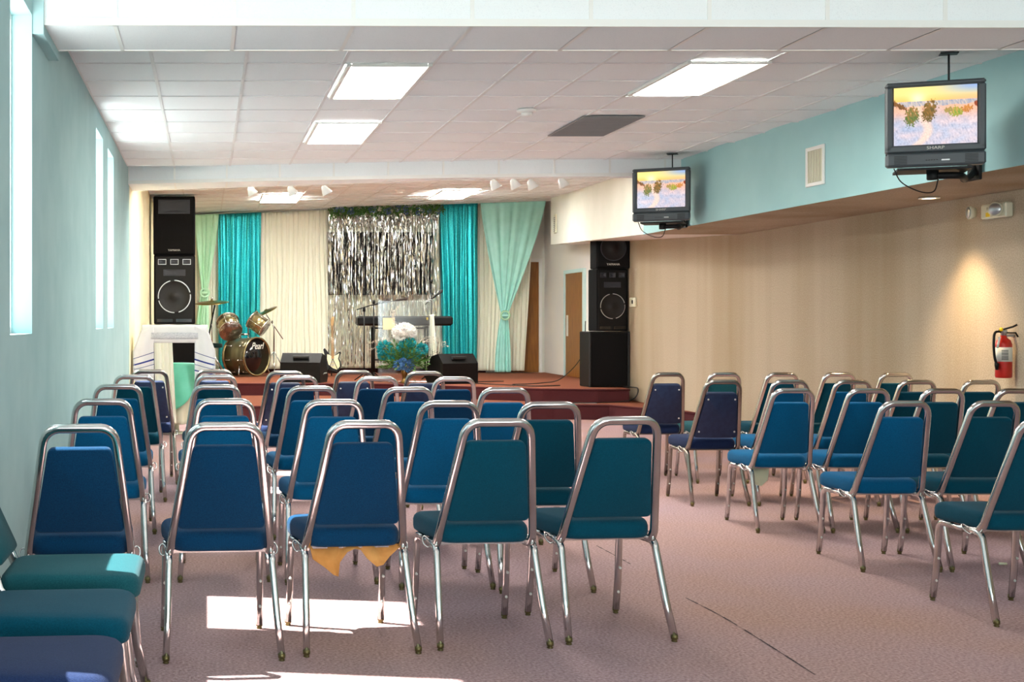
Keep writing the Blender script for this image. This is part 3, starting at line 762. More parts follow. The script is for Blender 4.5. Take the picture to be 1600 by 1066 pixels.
for yy, an in ((-.10, .7), (.21, -.2)):
    hd = MB().lathe([(.0, -.03), (.035, -.03), (.05, .0), (.052, .015), (.0, .018)], 20, M=T((-.09, yy, .005)) @ R(-PI/2, 'Y') @ R(an, 'X')).build('lamp_head', M_ivory, t)
    MB().lathe([(0, .019), (.043, .019), (.040, .024), (0, .024)], 18, M=T((-.09, yy, .005)) @ R(-PI/2, 'Y') @ R(an, 'X')).build('lens', M_silver, hd)
MB().box((-.062, .02, -.04), (-.060, .07, -.008)).build('warning_sticker', M_yel, t)
MB().box((-.062, .04, .01), (-.060, .055, .03)).build('test_switch', M_black, t)
t = thing('thermostat', 'small ivory thermostat on the fabric wall beside the right speakers', 'thermostat', (XR, 17.84, 1.56))
MB().bbox((-.035, -.11, -.065), (-.001, .11, .065), .008).build('case', M_ivory, t)
MB().box((-.038, -.05, -.02), (-.035, .0, .03)).build('display', M_black, t)

# ------------------------------------------------------------------ loudspeakers
def speaker(kind, name, x, y, z, w_, h_, d, rz, label, group=None):
    t = thing(name, label, 'speaker', (x, y, z), rz, group)
    hw = w_/2
    MB().bbox((-hw, .0, 0), (hw, d, h_), .012).build('cabinet', M_carpetbox if kind != 'sub' else M_black, t)
    rec = MB().bbox((-hw+.02, -.006, .02), (hw-.02, .004, h_-.02), .004)
    if kind == 'sub':
        rec.build('grille', M_grille, t)
        cr = MB()
        for s in (-1, 1):
            cr.bbox((s*hw-.012, -.015, 0), (s*hw+.012, .02, h_), .004)
        cr.build('corner_trim', M_tvd, t)
        return t
    rec.build('baffle', M_black if kind == 'mid' else M_grille, t)
    def horn(cx, cz, hw2, hh2, nm='horn', dep=.004):
        mb = MB()
        o = [(cx-hw2, -.014, cz-hh2), (cx+hw2, -.014, cz-hh2), (cx+hw2, -.014, cz+hh2), (cx-hw2, -.014, cz+hh2)]
        i_ = [(cx-hw2*.85, -.014, cz-hh2*.82), (cx+hw2*.85, -.014, cz-hh2*.82), (cx+hw2*.85, -.014, cz+hh2*.82), (cx-hw2*.85, -.014, cz+hh2*.82)]
        k = [(cx-hw2*.2, -.007, cz-hh2*.5), (cx+hw2*.2, -.007, cz-hh2*.5), (cx+hw2*.2, -.007, cz+hh2*.5), (cx-hw2*.2, -.007, cz+hh2*.5)]
        bk = [(v[0], -.004, v[2]) for v in o]
        mb.loft([bk, o, i_, k], smooth=False)
        return mb.build(nm, M_horn, t)
    def woofer(cx, cz, r, ringm):
        Mx = T((cx, -.008, cz)) @ R(PI/2, 'X')
        wf = MB().lathe([(r, -.004), (r, .008), (r*.93, .012), (r*.88, .006), (r*.3, -.001), (r*.25, .004), (0, .008)], 40, M=Mx).build('woofer', M_cone, t)
        mb = MB(); n = 48
        for k in range(n):
            a = 2*PI*k/n
            if ringm is M_silver and k % 12 in (0, 1) and k % 24: continue
            a2 = a+2*PI/n*1.0
            mb.add([(r*1.0*math.cos(q)*s, r*1.0*math.sin(q)*s, .0125) for q, s in ((a, .955), (a, 1.01), (a2, 1.01), (a2, .955))], [(0,1,2,3)], 0, False, Mx)
        mb.build('trim_ring', ringm, wf)
    if kind == 'mid':
        for s in (-1, 0, 1): 
            horn(s*w_*.30, h_*.90, w_*.085, h_*.030, 'tweeter')
            f = MB(); 
            cx, cz, a, b = s*w_*.30, h_*.90, w_*.10, h_*.040
            for (p, q) in (((cx-a, -.016, cz-b), (cx+a, -.010, cz-b+.008)), ((cx-a, -.016, cz+b-.008), (cx+a, -.010, cz+b)), ((cx-a, -.016, cz-b), (cx-a+.008, -.010, cz+b)), ((cx+a-.008, -.016, cz-b), (cx+a, -.010, cz+b))): f.box(p, q)
            f.build('tweeter_frame', M_silver if x < 1 else M_horn, t)
        horn(0, h_*.745, w_*.27, h_*.045)
        woofer(0, h_*.40, w_*.40, M_silver)
        p = MB()
        for s in (-1, 1): p.box((s*w_*.23-w_*.19, -.012, h_*.03), (s*w_*.23+w_*.19, -.006, h_*.075))
        p.build('port', M_blackgl, t)
    else:
        horn(0, h_*.82, w_*.38, h_*.12)
        if x > 1: woofer(0, h_*.38, w_*.38, M_horn)
        text('brand_lettering', 'YAMAHA', .042, M_badge, T((0, -.008, h_*.075)) @ R(PI/2, 'X'), t, sx=1.05)
    return t
YL = 19.22; k_ = YL/F
xl = (273-HX)*k_
speaker('sub', 'subwoofer', xl+.03, YL, S, .66, .87, .6, 0, 'black subwoofer at the bottom of the left speaker stack')
speaker('mid', 'loudspeaker', (272.5-HX)*k_, YL+.02, S+.875, .61, 1.03, .5, 0, 'carpeted speaker with three tweeters, middle of the left stack')
speaker('top', 'loudspeaker', (272-HX)*k_, YL+.02, S+1.91, .62, .87, .45, 0, 'black speaker on top of the left stack')
tag(MB().bbox((-.42, -.03, 0), (.22, .3, .012), .003).build('flat_board', M_tvd, loc=(xl, YL-.32, 0)), 'x', 'board')
bpy.data.objects.remove(bpy.data.objects['flat_board'])
YR = 18.0; k_ = YR/F
xr = (952-HX)*k_
speaker('sub', 'subwoofer', xr+.0, YR, S, .55, .775, .42, .06, 'black subwoofer at the bottom of the right speaker stack')
speaker('mid', 'loudspeaker', xr+.05, YR+.03, S+.78, .44, .87, .34, .06, 'carpeted speaker with three tweeters, middle of the right stack')
speaker('top', 'loudspeaker', xr+.06, YR+.02, S+1.655, .47, .75, .30, 0, 'black speaker on top of the right stack')
def wedge(x, y, rz, w_, label, mir=1):
    t = thing('stage_monitor', label, 'speaker', (x, y, S), rz, 'wedge monitors on the stage edge')
    prof = [(0, .0), (.40, 0), (.46, .09), (.30, .40), (.12, .44), (.0, .30)]   # (depth y, z), audience side y=0
    mb = MB(); n = len(prof); vs = [(-w_/2, a, b) for a, b in prof]+[(w_/2, a, b) for a, b in prof]
    mb.add(vs, [tuple(range(n)), tuple(range(n, 2*n))[::-1]]+[(i, i+n, (i+1) % n+n, (i+1) % n) for i in range(n)])
    mb.build('cabinet', M_black, t)
    a, b = Vector((0, .455, .1)), Vector((0, .305, .392)); 
    MB().add([(-w_/2+.03, a.y+.006, a.z), (w_/2-.03, a.y+.006, a.z), (w_/2-.03, b.y+.006, b.z), (-w_/2+.03, b.y+.006, b.z)], [(0,1,2,3)]).build('grille', M_grille, t, solid=.01)
    MB().bbox((-.12, .02, .36), (.12, .07, .40), .006, M=T((0, .0, .0))).build('handle_recess', M_tvd, t)
    for s in (-1, 1): MB().tube([(s*(w_/2+.0), .18, .12), (s*(w_/2+.02), .18, .14), (s*(w_/2+.02), .30, .14), (s*(w_/2), .30, .12)], .008, 6).build('side_handle', M_silver, t)
    return t
wedge(at(472, 600, 18.95).x+.0, 19.35, -.35, .62, 'black wedge monitor on the stage edge beside the drums')
wedge(at(727, 600, 18.6).x, 18.95, .42, .62, 'black wedge monitor on the stage edge right of the flowers')

# ------------------------------------------------------------------ curtains
YC = 22.85
def X_(px, Y=YC): return (px-HX)*Y/F
def Z_(py, Y=YC): return ZC-(py-HY)*Y/F
def curtain(name, l, r, zt, zb, y, amp, nf, material, label, seed=0, sag=0, cat='curtain', group=None, nz=40):
    """l, r: functions of v (0 top .. 1 bottom) giving x of the left and right edge; zt,zb functions of u."""
    rnd = random.Random(seed); ph = [rnd.uniform(0, 6.28) for _ in range(4)]
    nu = max(60, int(nf*10))
    def fn(u, v):
        x0, x1 = l(v), r(v); wdt = x1-x0
        a = amp*min(1, .35+v*1.2)
        s = u+.012*math.sin(5*v+ph[3]+u*7)
        off = a*(math.sin(2*PI*nf*s+ph[0])+.45*math.sin(2*PI*nf*1.73*s+ph[1])+.3*math.sin(2*PI*nf*.41*s+ph[2]+v))
        x = x0+wdt*u+a*.4*math.cos(2*PI*nf*s+ph[0])*(1 if 0 < u < 1 else 0)
        z = zt(u)*(1-v)+zb(u)*v+sag*v*math.sin(u*PI*3+ph[1])
        return (x, y+off, z)
    mb = MB().grid(fn, nu, nz)
    o = mb.build(name, material, solid=.004)
    return tag(o, label, cat, group)
zl, zr = Z_(334), Z_(312)
def ztop(px): return zl+(zr-zl)*(px-340)/510-.01
def straight(name, p0, p1, b0, b1, pyb, y, amp, nf, m, label, seed, group):
    return curtain(name, lambda v: X_(p0)+(X_(b0)-X_(p0))*v, lambda v: X_(p1)+(X_(b1)-X_(p1))*v, lambda u: ztop(p0+(p1-p0)*u), lambda u: Z_(pyb), y, amp, nf, m, label, seed, group=group)
straight('white_curtain', 300, 345, 300, 345, 579, YC+.15, .02, 8, M_wcloth, 'pale curtain behind the pale green drape at stage left', 9, 'stage curtains')
straight('sequin_curtain', 341, 408, 342, 405, 579, YC, .03, 8, M_seqt, 'teal sequin curtain behind the drum kit', 1, 'stage curtains')
straight('white_curtain', 407, 512, 405, 514, 577, YC+.05, .025, 17, M_wcloth, 'wide white gathered curtain between the drums and the tinsel', 2, 'stage curtains')
straight('white_curtain', 510, 690, 512, 690, 576, YC+.17, .02, 22, M_wcloth, 'white curtain hanging behind the silver tinsel', 3, 'stage curtains')
straight('sequin_curtain', 686, 746, 692, 744, 577, YC-.03, .03, 8, M_seqt, 'teal sequin curtain right of the tinsel', 4, 'stage curtains')
straight('white_curtain', 744, 838, 742, 822, 580, YC+.15, .03, 14, M_wcloth, 'white curtain behind the mint tied drape', 5, 'stage curtains')
def tied(name, top0, top1, kx, ky, w_, bt0, bt1, pyb, m, label, seed, y, nf=5):
    vk = (Z_(top_y(top0))-Z_(ky))/(Z_(top_y(top0))-Z_(pyb))
    def edge(t, k, b):
        def f(v):
            if v < vk:
                s = v/vk; s2 = s**1.25
                return X_(t)+(X_(k)-X_(t))*s2
            s = (v-vk)/(1-vk); return X_(k)+(X_(b)-X_(k))*math.sin(s*PI/2)**.8
        return f
    return curtain(name, edge(top0, kx-w_, bt0), edge(top1, kx+w_, bt1), lambda u: ztop(top0+(top1-top0)*u), lambda u: Z_(pyb), y, .022, nf, m, label, seed, group='stage curtains', nz=70)
def top_y(px): return 334-22*(px-340)/510
tied('tied_drape', 748, 850, 785, 493, 5, 770, 795, 581, M_mint, 'mint satin drape tied back at the right of the stage', 6, YC-.13)
tied('tied_drape', 303, 342, 320, 453, 5, 303, 327, 570, M_mintg, 'pale green drape tied back beside the left speakers', 7, YC-.10, 4)
for px, py, lb, m in ((785, 493, 'round buckle tie on the mint drape', M_mint), (320, 458, 'round buckle tie on the pale green drape', M_mintg)):
    t = thing('curtain_tie', lb, 'curtain tie', (X_(px), YC-.22, Z_(py)))
    MB().tube([(.075*math.cos(a*PI/8), 0, .075*math.sin(a*PI/8)) for a in range(16)], .018, 8, closed=True).build('ring', M_mintg, t)
    MB().bbox((-.075, -.005, -.022), (.075, .06, .022), .008).build('band', m, t)
rod = MB().tube([(X_(225), YC, ztop(225)+.02), (X_(858), YC, ztop(858)+.02)], .016, 8)
tag(rod.build('curtain_rod', M_silver), 'thin metal rod carrying the stage curtains', 'curtain rod')
bp_ = MB().box((X_(511), YC+.08, Z_(461)), (X_(678), YC+.11, Z_(362)))
tag(bp_.build('black_backdrop', M_blkcloth), 'wide black panel showing behind the silver tinsel', 'backdrop')
# tinsel
mb = MB(); rnd = random.Random(11)
x0, x1 = X_(513), X_(682); zt0, zb0 = ztop(513)-.05, Z_(571)
n = 185
for i in range(n):
    x = x0+(x1-x0)*(i+rnd.uniform(-.6, .6))/n; y = YC-.10+rnd.uniform(-.05, .05); wd = rnd.uniform(.0045, .008)
    if rnd.random() < .25: x += rnd.uniform(-.02, .02)
    zb = zb0+rnd.uniform(-.02, .12)*(rnd.random()**2); a = rnd.uniform(0, 3.14); seg = 46; vs = []; tw = rnd.uniform(-.4, .4)
    dx = 0
    for k in range(seg+1):
        z = zt0+.04*(x-x0)+(zb-zt0)*k/seg; a += tw*.5+rnd.uniform(-.55, .55); dx += rnd.uniform(-.003, .003)
        c, s_ = math.cos(a)*wd, math.sin(a)*wd
        vs += [(x+dx-c, y-s_, z), (x+dx+c, y+s_, z)]
    mb.add(vs, [(2*k, 2*k+1, 2*k+3, 2*k+2) for k in range(seg)], 0, False)
# short ruffled top layer
for i in range(300):
    x = rnd.uniform(x0, x1); y = YC-.16+rnd.uniform(-.03, .03); wd = rnd.uniform(.005, .010); a = rnd.uniform(0, 3.14); vs = []
    zt = zt0+.04*(x-x0)+.02; ln = rnd.uniform(.2, .42); seg = 9
    for k in range(seg+1):
        a += rnd.uniform(-.9, .9); xx = x+rnd.uniform(-.008, .008)
        vs += [(xx-math.cos(a)*wd, y-math.sin(a)*wd, zt-ln*k/seg), (xx+math.cos(a)*wd, y+math.sin(a)*wd, zt-ln*k/seg)]
    mb.add(vs, [(2*k, 2*k+1, 2*k+3, 2*k+2) for k in range(seg)], 0, False)
tag(mb.build('tinsel_curtain', M_tins), 'shimmering silver tinsel strands at the centre of the stage', 'tinsel curtain', None, 'stuff')

# leaves and petals
def leaf(mb, p, d, l_, w_, mi=0, rnd=random):
    d = Vector(d).normalized(); s = d.cross(Vector((rnd.uniform(-1, 1), rnd.uniform(-1, 1), rnd.uniform(-1, 1)))).normalized(); u = s.cross(d)
    p = Vector(p)
    mb.add([p, p+d*l_*.5+s*w_/2+u*w_*.2, p+d*l_, p+d*l_*.5-s*w_/2+u*w_*.2, p+d*l_*.5-u*w_*.1], [(0, 1, 4), (1, 2, 4), (2, 3, 4), (3, 0, 4)], mi, True)
def bloom(mb, c, r, n, mi=0, rnd=random, w_=.5):
    for _ in range(n):
        d = Vector((rnd.gauss(0, 1), rnd.gauss(0, 1), rnd.gauss(0, 1))).normalized()
        leaf(mb, Vector(c)+d*r*.45, d+Vector((rnd.uniform(-.4, .4), rnd.uniform(-.4, .4), rnd.uniform(-.4, .4))), r*.6, r*w_, mi, rnd)
g = thing('flower_garland', 'garland of green leaves and blue flowers along the top of the tinsel', 'garland', (X_(600), YC-.25, ztop(600)-.03))
rnd = random.Random(5); mg = MB(); mf = MB(); mw = MB()
for i in range(900):
    u = rnd.uniform(-1, 1); x = u*X_(688)-u*X_(600) if False else u*1.0
    z = .022*x+rnd.gauss(-.04, .045)
    leaf(mg, (x, rnd.gauss(0, .035), z), (rnd.uniform(-1, 1), rnd.uniform(-1, .2), rnd.uniform(-1, .6)), rnd.uniform(.05, .10), .03, 0, rnd)
for i in range(22): bloom(mf, (rnd.uniform(-1, 1), -.05+rnd.uniform(-.03, .02), rnd.gauss(-.05, .03)), .05, 26, 0, rnd)
for i in range(14): bloom(mw, (rnd.uniform(-1, 1), -.06, rnd.gauss(-.06, .04)), .03, 20, 0, rnd)
mg.tube([(-1, 0, -.06), (0, 0, -.04), (1, 0, -.02)], .012, 6)
mg.build('leaves', M_leaf, g); tag(mf.build('blue_flowers', mat('slate blue petals', '3C5C86', .6, color2='7C93B5', scale=20), g), 'small blue flowers'); mw.build('white_sprigs', M_fpink, g)

# ------------------------------------------------------------------ drum kit
def cyl(mb, r, h_, M, n=36, mi=0, ends=True): return mb.lathe([(0, -h_/2), (r, -h_/2), (r, h_/2), (0, h_/2)] if ends else [(r, -h_/2), (r, h_/2)], n, mi, M)
k = thing('drum_kit', 'olive and bronze drum kit with cymbals on the stage left', 'drum kit', at(385, 585, 21.6)[:2]+(S,) if False else (at(385, 585, 21.6).x, 21.6, S))
ax = Vector((.70, -.71, 0)).normalized()     # bass drum axis, front head towards the right and the audience
Rb = T((0.0, 0, .335)) @ ax.to_track_quat('Z', 'Y').to_matrix().to_4x4()
bd = MB(); bd.lathe([(.30, -.22), (.305, -.22), (.305, .22), (.30, .22)], 48, M=Rb).build('bass_drum_shell', M_gdark, k)
hoops = MB()
for zz in (-.235, .235): hoops.lathe([(.302, zz-.02), (.325, zz-.02), (.325, zz+.02), (.302, zz+.02), (.302, zz-.02)], 48, M=Rb)
hoops.build('bass_drum_hoop', M_gold, k)
fh = MB().lathe([(0, .232), (.304, .232), (.304, .226), (0, .226)], 48, M=Rb).lathe([(0, -.226), (.304, -.226), (.304, -.232), (0, -.232)], 48, M=Rb).build('bass_drum_head', M_blackgl, k)
up = Vector((0, 0, 1)); side = up.cross(ax).normalized()
Mt = Matrix(((side.x, up.x, ax.x, 0), (side.y, up.y, ax.y, 0), (side.z, up.z, ax.z, .335), (0, 0, 0, 1)))
text('brand_lettering', 'Pearl', .155, M_badge, Mt @ T((0.02, .17, .2335)), fh, sx=.9, shear=.3)
lg = MB()
for a in range(8):
    q = a*PI/4+.2
    lg.tube([Rb @ Vector((.318*math.cos(q), .318*math.sin(q), z_)) for z_ in (-.22, -.12)], .007, 6)
    lg.tube([Rb @ Vector((.318*math.cos(q), .318*math.sin(q), z_)) for z_ in (.12, .22)], .007, 6)
    for z_ in (-.1, .1): lg.lathe([(0, -.012), (.016, -.012), (.012, .012), (0, .012)], 8, M=T(Rb @ Vector((.312*math.cos(q), .312*math.sin(q), z_))))
lg.build('tension_lugs', M_chrome, k)
sp = MB()
sp.tube([(-.12, -.26, .22), (-.14, -.38, .01)], .009, 6).tube([(.30, .05, .2), (.42, .12, .01)], .009, 6)
sp.lathe([(0, -.05), (.03, -.05), (.035, 0), (.03, .05), (0, .05)], 10, M=T((-.10, -.245, .24)))
sp.build('spur_leg', M_chrome, k)
def tom(c, d, r, h_, shell, lowhead, nm):
    Mx = T(c) @ Vector(d).to_track_quat('Z', 'Y').to_matrix().to_4x4()
    s_ = MB().lathe([(r, -h_/2), (r, h_/2)], 36, M=Mx).build(nm, shell, k)
    hp = MB()
    for zz in (-h_/2, h_/2): hp.lathe([(r-.004, zz-.012), (r+.012, zz-.012), (r+.012, zz+.012), (r-.004, zz+.012), (r-.004, zz-.012)], 36, M=Mx)
    for a in range(6):
        q = a*PI/3; hp.tube([Mx @ Vector(((r+.01)*math.cos(q), (r+.01)*math.sin(q), z_)) for z_ in (-h_/2, h_/2)], .005, 6)
    hp.build('hoop', M_chrome, s_)
    hd = MB().lathe([(0, -h_/2-.004), (r, -h_/2-.004)], 36, M=Mx).build('lower_head', lowhead, s_)
    MB().lathe([(0, h_/2+.004), (r, h_/2+.004)], 36, M=Mx).build('batter_head', M_black, s_)
tom((-.29, -.1, .83), (-.20, .9, .62), .185, .26, M_gold, M_head, 'rack_tom')
tom((.20, .0, .88), (-.80, .30, .55), .15, .27, M_gold, M_black, 'rack_tom')
MB().tube([(-.10, .02, .62), (-.10, .02, .82), (-.2, -.02, .86)], .012, 8).tube([(.03, .0, .62), (.03, .0, .86), (.12, 0, .88)], .012, 8).tube([(-.12, .02, .70), (.05, 0, .70)], .018, 8).build('tom_bracket', M_chrome, k)
def cymbal(c, tilt, r, nm='cymbal'):
    Mx = T(c) @ R(tilt[0], 'X') @ R(tilt[1], 'Y')
    return MB().lathe([(0, .03), (.02, .03), (.04, .012), (r*.6, .002), (r, -.012), (r, -.014), (r*.6, -.001), (.04, .008), (0, .02)], 40, M=Mx)
ks = thing('cymbal_stand', 'bronze cymbal on a tripod stand left of the drum kit', 'cymbal', (at(331, 470, 21.2).x, 21.2, S))
zc_ = at(331, 472, 21.2).z-S
cymbal((0, 0, zc_), (.14, -.06), .285).build('cymbal', M_cymbal, ks)
mb = MB().tube([(0, 0, .25), (0, 0, zc_+.06)], .011, 8).tube([(0, 0, zc_+.03), (0, 0, zc_+.08)], .02, 8)
for a in (0.3, 2.4, 4.5): mb.tube([(0, 0, .42), (.26*math.cos(a), .26*math.sin(a), .01)], .009, 6)
mb.build('stand', M_chrome, ks)
MB().tube([(-.05, -.02, zc_-.55), (.05, 0, zc_-.05)], .014, 8).build('boom_grip', M_black, ks)
cs2 = thing('cymbal_stand', 'small tilted cymbal on a boom stand right of the toms', 'cymbal', (at(428, 585, 21.9).x, 21.9, S))
p = at(416, 486, 21.9); q = Vector((p.x-cs2.location.x, 0, p.z-S))
cymbal(q, (.15, -.45), .20).build('cymbal', M_cymbal, cs2)
p2 = at(442, 530, 21.9); e = Vector((p2.x-cs2.location.x, 0, p2.z-S))
mb = MB().tube([q+Vector((0, 0, .03)), q-Vector((0, 0, .06)), e], .008, 6).tube([(0, .0, .2), (0, 0, .80), (-.03, 0, .93)], .012, 8)
for a in (0.5, 2.6, 4.7): mb.tube([(0, 0, .42), (.25*math.cos(a), .25*math.sin(a), .01)], .008, 6)
mb.build('stand', M_chrome, cs2)
st = thing('drum_stool', 'small dark round drum stool left of the bass drum', 'stool', (at(333, 540, 21.9).x, 21.9, S))
zz = at(333, 537, 21.9).z-S
MB().lathe([(0, zz-.07), (.15, zz-.07), (.16, zz-.04), (.155, zz), (0, zz+.01)], 24).build('seat', mat('dark teal vinyl', '1C3A3C', .4), st)
mb = MB().tube([(0, 0, .2), (0, 0, zz-.06)], .015, 8)
for a in (0, 2.1, 4.2): mb.tube([(0, 0, .3), (.2*math.cos(a), .2*math.sin(a), .01)], .009, 6)
mb.build('stand', M_chrome, st)

# ------------------------------------------------------------------ guitar
Yg = 21.4; gk = Yg/F
g = thing('electric_guitar', 'black and cream electric guitar leaning on a stand by the tinsel', 'guitar', ((520-HX)*gk, Yg, S+.08))
body = [(-.02, .02), (.07, .0), (.14, .05), (.165, .12), (.15, .20), (.125, .25), (.135, .31), (.165, .36), (.155, .395), (.11, .375), (.06, .33), (.035, .32), (-.035, .32), (-.06, .34), (-.10, .40), (-.15, .46), (-.175, .44), (-.165, .38), (-.14, .31), (-.135, .25), (-.165, .18), (-.17, .10), (-.12, .04)]
sc_ = .86; Mg = R(-.18, 'X') @ R(PI/2, 'X') @ Matrix.Diagonal((sc_, sc_, 1, 1))
MB().prism(body, -.022, .022, M=Mg).build('body', M_black, g)
guard = [(.0, .07), (.08, .04), (.135, .10), (.13, .18), (.10, .25), (.12, .32), (.13, .36), (.07, .32), (.03, .31), (-.03, .31), (-.07, .33), (-.105, .34), (-.11, .25), (-.085, .14)]
MB().prism(guard, .022, .026, M=Mg).build('pickguard', M_cream2, g)
MB().prism([(-.026, .25), (.026, .25), (.021, .88), (-.021, .88)], .012, .036, M=Mg).build('neck', M_maple, g)
MB().prism([(-.021, .88), (.021, .88), (.03, .93), (.045, 1.06), (.015, 1.09), (-.03, 1.02)], .010, .026, M=Mg).build('headstock', M_maple, g)
mb = MB()
for q in range(6): mb.bbox((-.05+.002*q, .91+q*.026, .012), (-.028, .922+q*.026, .024), .002, M=Mg)
mb.build('tuning_pegs', M_black, g)
mb = MB()
for yy in (.13, .19, .25): mb.box((-.04, yy-.01, .026), (.04, yy+.008, .031), 0, Mg)
mb.build('pickups', M_lab, g)
mb = MB()
for q in range(6): mb.tube([Mg @ Vector((-.018+q*.0072, .10, .034)), Mg @ Vector((-.015+q*.006, .90, .040))], .0008, 4)
mb.build('strings', M_chrome, g)
gs = thing('guitar_stand', 'black folding stand holding the electric guitar', 'stand', ((520-HX)*gk, Yg, S))
MB().tube([(-.12, -.14, .012), (0, .02, .3), (.12, -.14, .012)], .010, 6).tube([(0, .02, .3), (0, .26, .012)], .010, 6).tube([(-.08, -.09, .07), (.08, -.09, .07)], .010, 6).build('frame', M_black, gs)

# ------------------------------------------------------------------ keyboard, stands, lectern, flowers
Yk = 20.6; kk = Yk/F
def zk(py): return ZC-(py-HY)*kk
kb = thing('keyboard', 'long black keyboard under a dark cover in front of the tinsel', 'keyboard', ((631-HX)*kk, Yk, zk(509)))
w2 = 74*kk
MB().bbox((-w2, -.17, 0), (w2, .17, .15), .03).build('body', M_black, kb)
MB().bbox((.33, -.174, .09), (.36, -.168, .13), .002).build('badge', M_yel, kb)
ksd = thing('keyboard_stand', 'black metal stand carrying the keyboard', 'stand', ((625-HX)*kk, Yk, S)); hz = zk(509)-S
mb = MB()
for s in (-.43, .42):
    mb.tube([(s, -.12, hz-.02), (s, -.12, .02)], .016, 8, square=5).tube([(s, .12, hz-.02), (s, .12, .02)], .016, 8, square=5).tube([(s, -.14, .02), (s, .14, .02)], .014, 8).tube([(s, -.16, hz-.018), (s, .16, hz-.018)], .014, 8)
mb.tube([(-.43, 0, hz-.04), (.42, 0, hz-.04)], .014, 8).tube([(-.43, .12, .3), (.42, .12, .3)], .012, 8)
mb.build('frame', M_black, ksd)
def micstand(px, pytop, Y, boom, label, mic=True):
    x = (px-HX)*Y/F; t = thing('microphone_stand', label, 'microphone stand', (x, Y, S), 0, 'microphone stands')
    zt = ZC-(pytop-HY)*Y/F-S
    MB().tube([(0, 0, .1), (0, 0, zt)], .010, 8).build('pole', M_black, t)
    mb = MB()
    for a in (.5, 2.6, 4.7): mb.tube([(0, 0, .12), (.16*math.cos(a), .16*math.sin(a), .012)], .009, 6)
    mb.build('tripod', M_black, t)
    MB().lathe([(0, -.03), (.022, -.03), (.022, .03), (0, .03)], 10, M=T((0, 0, zt))).build('clamp', M_black, t)
    if boom:
        a = Vector(((boom[0]-px)*Y/F, -.02, ZC-(boom[1]-HY)*Y/F-S)); b = Vector(((boom[2]-px)*Y/F, -.02, ZC-(boom[3]-HY)*Y/F-S))
        MB().tube([a, b], .008, 6).build('boom', M_black, t)
        if mic:
            d = (b-a).normalized()
            MB().lathe([(.012, 0), (.02, .13), (.026, .14), (.028, .17), (.015, .195), (0, .2)], 12, M=T(b) @ d.to_track_quat('Z', 'Y').to_matrix().to_4x4()).build('microphone', M_tvd, t)
micstand(569, 484, 19.85, (557, 484, 590, 474), 'black boom microphone stand left of the clear lectern')
micstand(584, 472, 20.2, (576, 478, 618, 470), 'black boom microphone stand just behind the lectern, left side')
micstand(674, 440, 20.2, (664, 476, 676, 466), 'tall black microphone stand behind the lectern, right side')
Yl = 19.55; lk = Yl/F
lx = (633-HX)*lk
lt = thing('acrylic_lectern', 'clear acrylic lectern standing behind the flowers', 'lectern', (lx, Yl, S))
zt = ZC-(465-HY)*lk-S
hw = .38
for s in (-1, 1): MB().bbox((s*hw-.03, -.012, .0), (s*hw+.03, .012, zt-.03), .003).build('side_post', M_acryl, lt)
MB().bbox((-hw, -.004, .12), (hw, .004, zt-.05), .002).build('front_panel', M_acryl, lt)
MB().bbox((-hw-.03, -.16, -.008), (hw+.03, .22, .008), .004, M=T((0, 0, zt)) @ R(-.25, 'X')).build('top_shelf', M_acryl, lt)
MB().bbox((-hw-.03, -.18, 0), (hw+.03, .18, .015), .004).build('base_plate', M_acryl, lt)
tag(MB().bbox((-.10, -.003, -.09), (.08, .003, .09), .002).build('music_sheet', mat('pale yellow paper', 'EBE8BC', .8), loc=(lx-.24, Yl-.02, S+.88)), 'pale yellow sheet held on the clear lectern', 'paper')
dr = curtain('white_scarf', lambda v: .0-.02*v, lambda v: .06+.06*v, lambda u: 1.02, lambda u: .02, 0, .012, 3, M_wcloth, 'sheer white scarf hanging right of the lectern', 21, cat='cloth')
dr.location = ((673-HX)*lk, Yl+.08, S)
# flower arrangement
Yf = 19.0; fk = Yf/F
fx = (636-HX)*fk+.0
Yf = 19.25
fl = thing('flower_arrangement', 'tall arrangement of teal, blue and white flowers in a bronze vase', 'flowers', (fx, Yf, S))
def fp(px, py): return Vector(((px-636)*fk, random.uniform(-.05, .05), ZC-(py-HY)*fk-S))
MB().lathe([(.055, 0), (.06, .01), (.03, .05), (.028, .09), (.05, .14), (.05, .18), (.035, .22), (.045, .24), (0, .24)], 20).build('vase', mat('bronze vase', '8A6E3E', .3, .8), fl)
rnd = random.Random(8)
mt = MB()
for px, py, r in ((604, 545, .13), (637, 545, .15), (662, 546, .10), (612, 555, .10), (652, 555, .10), (645, 536, .09), (600, 556, .08)): bloom(mt, fp(px, py)+Vector((0, -.08, 0)), r, 150, 0, rnd, .35)
tag(mt.build('teal_flowers', M_fteal, fl), 'teal flowers')
mt = MB()
for px, py, r in ((624, 571, .09), (640, 573, .10), (632, 566, .07), (645, 568, .07)): bloom(mt, fp(px, py)+Vector((0, -.10, 0)), r, 110, 0, rnd, .4)
tag(mt.build('blue_flowers', M_fblue, fl), 'pale blue flowers')
mt = MB(); c = fp(636, 520)
for _ in range(420):
    d = Vector((rnd.gauss(0, 1), rnd.gauss(0, 1), rnd.gauss(0, 1))).normalized()
    leaf(mt, c+Vector((d.x*.14, d.y*.12, d.z*.10)), d+Vector((rnd.uniform(-.5, .5), rnd.uniform(-.5, .5), 0)), .06, .05, 0, rnd)
mt.lathe([(0, -.1), (.1, -.07), (.14, 0), (.1, .07), (0, .1)], 16, M=T(c))
tag(mt.build('white_hydrangea', M_fwhite, fl), 'round white flower head')
mt = MB(); c0 = fp(636, 570)
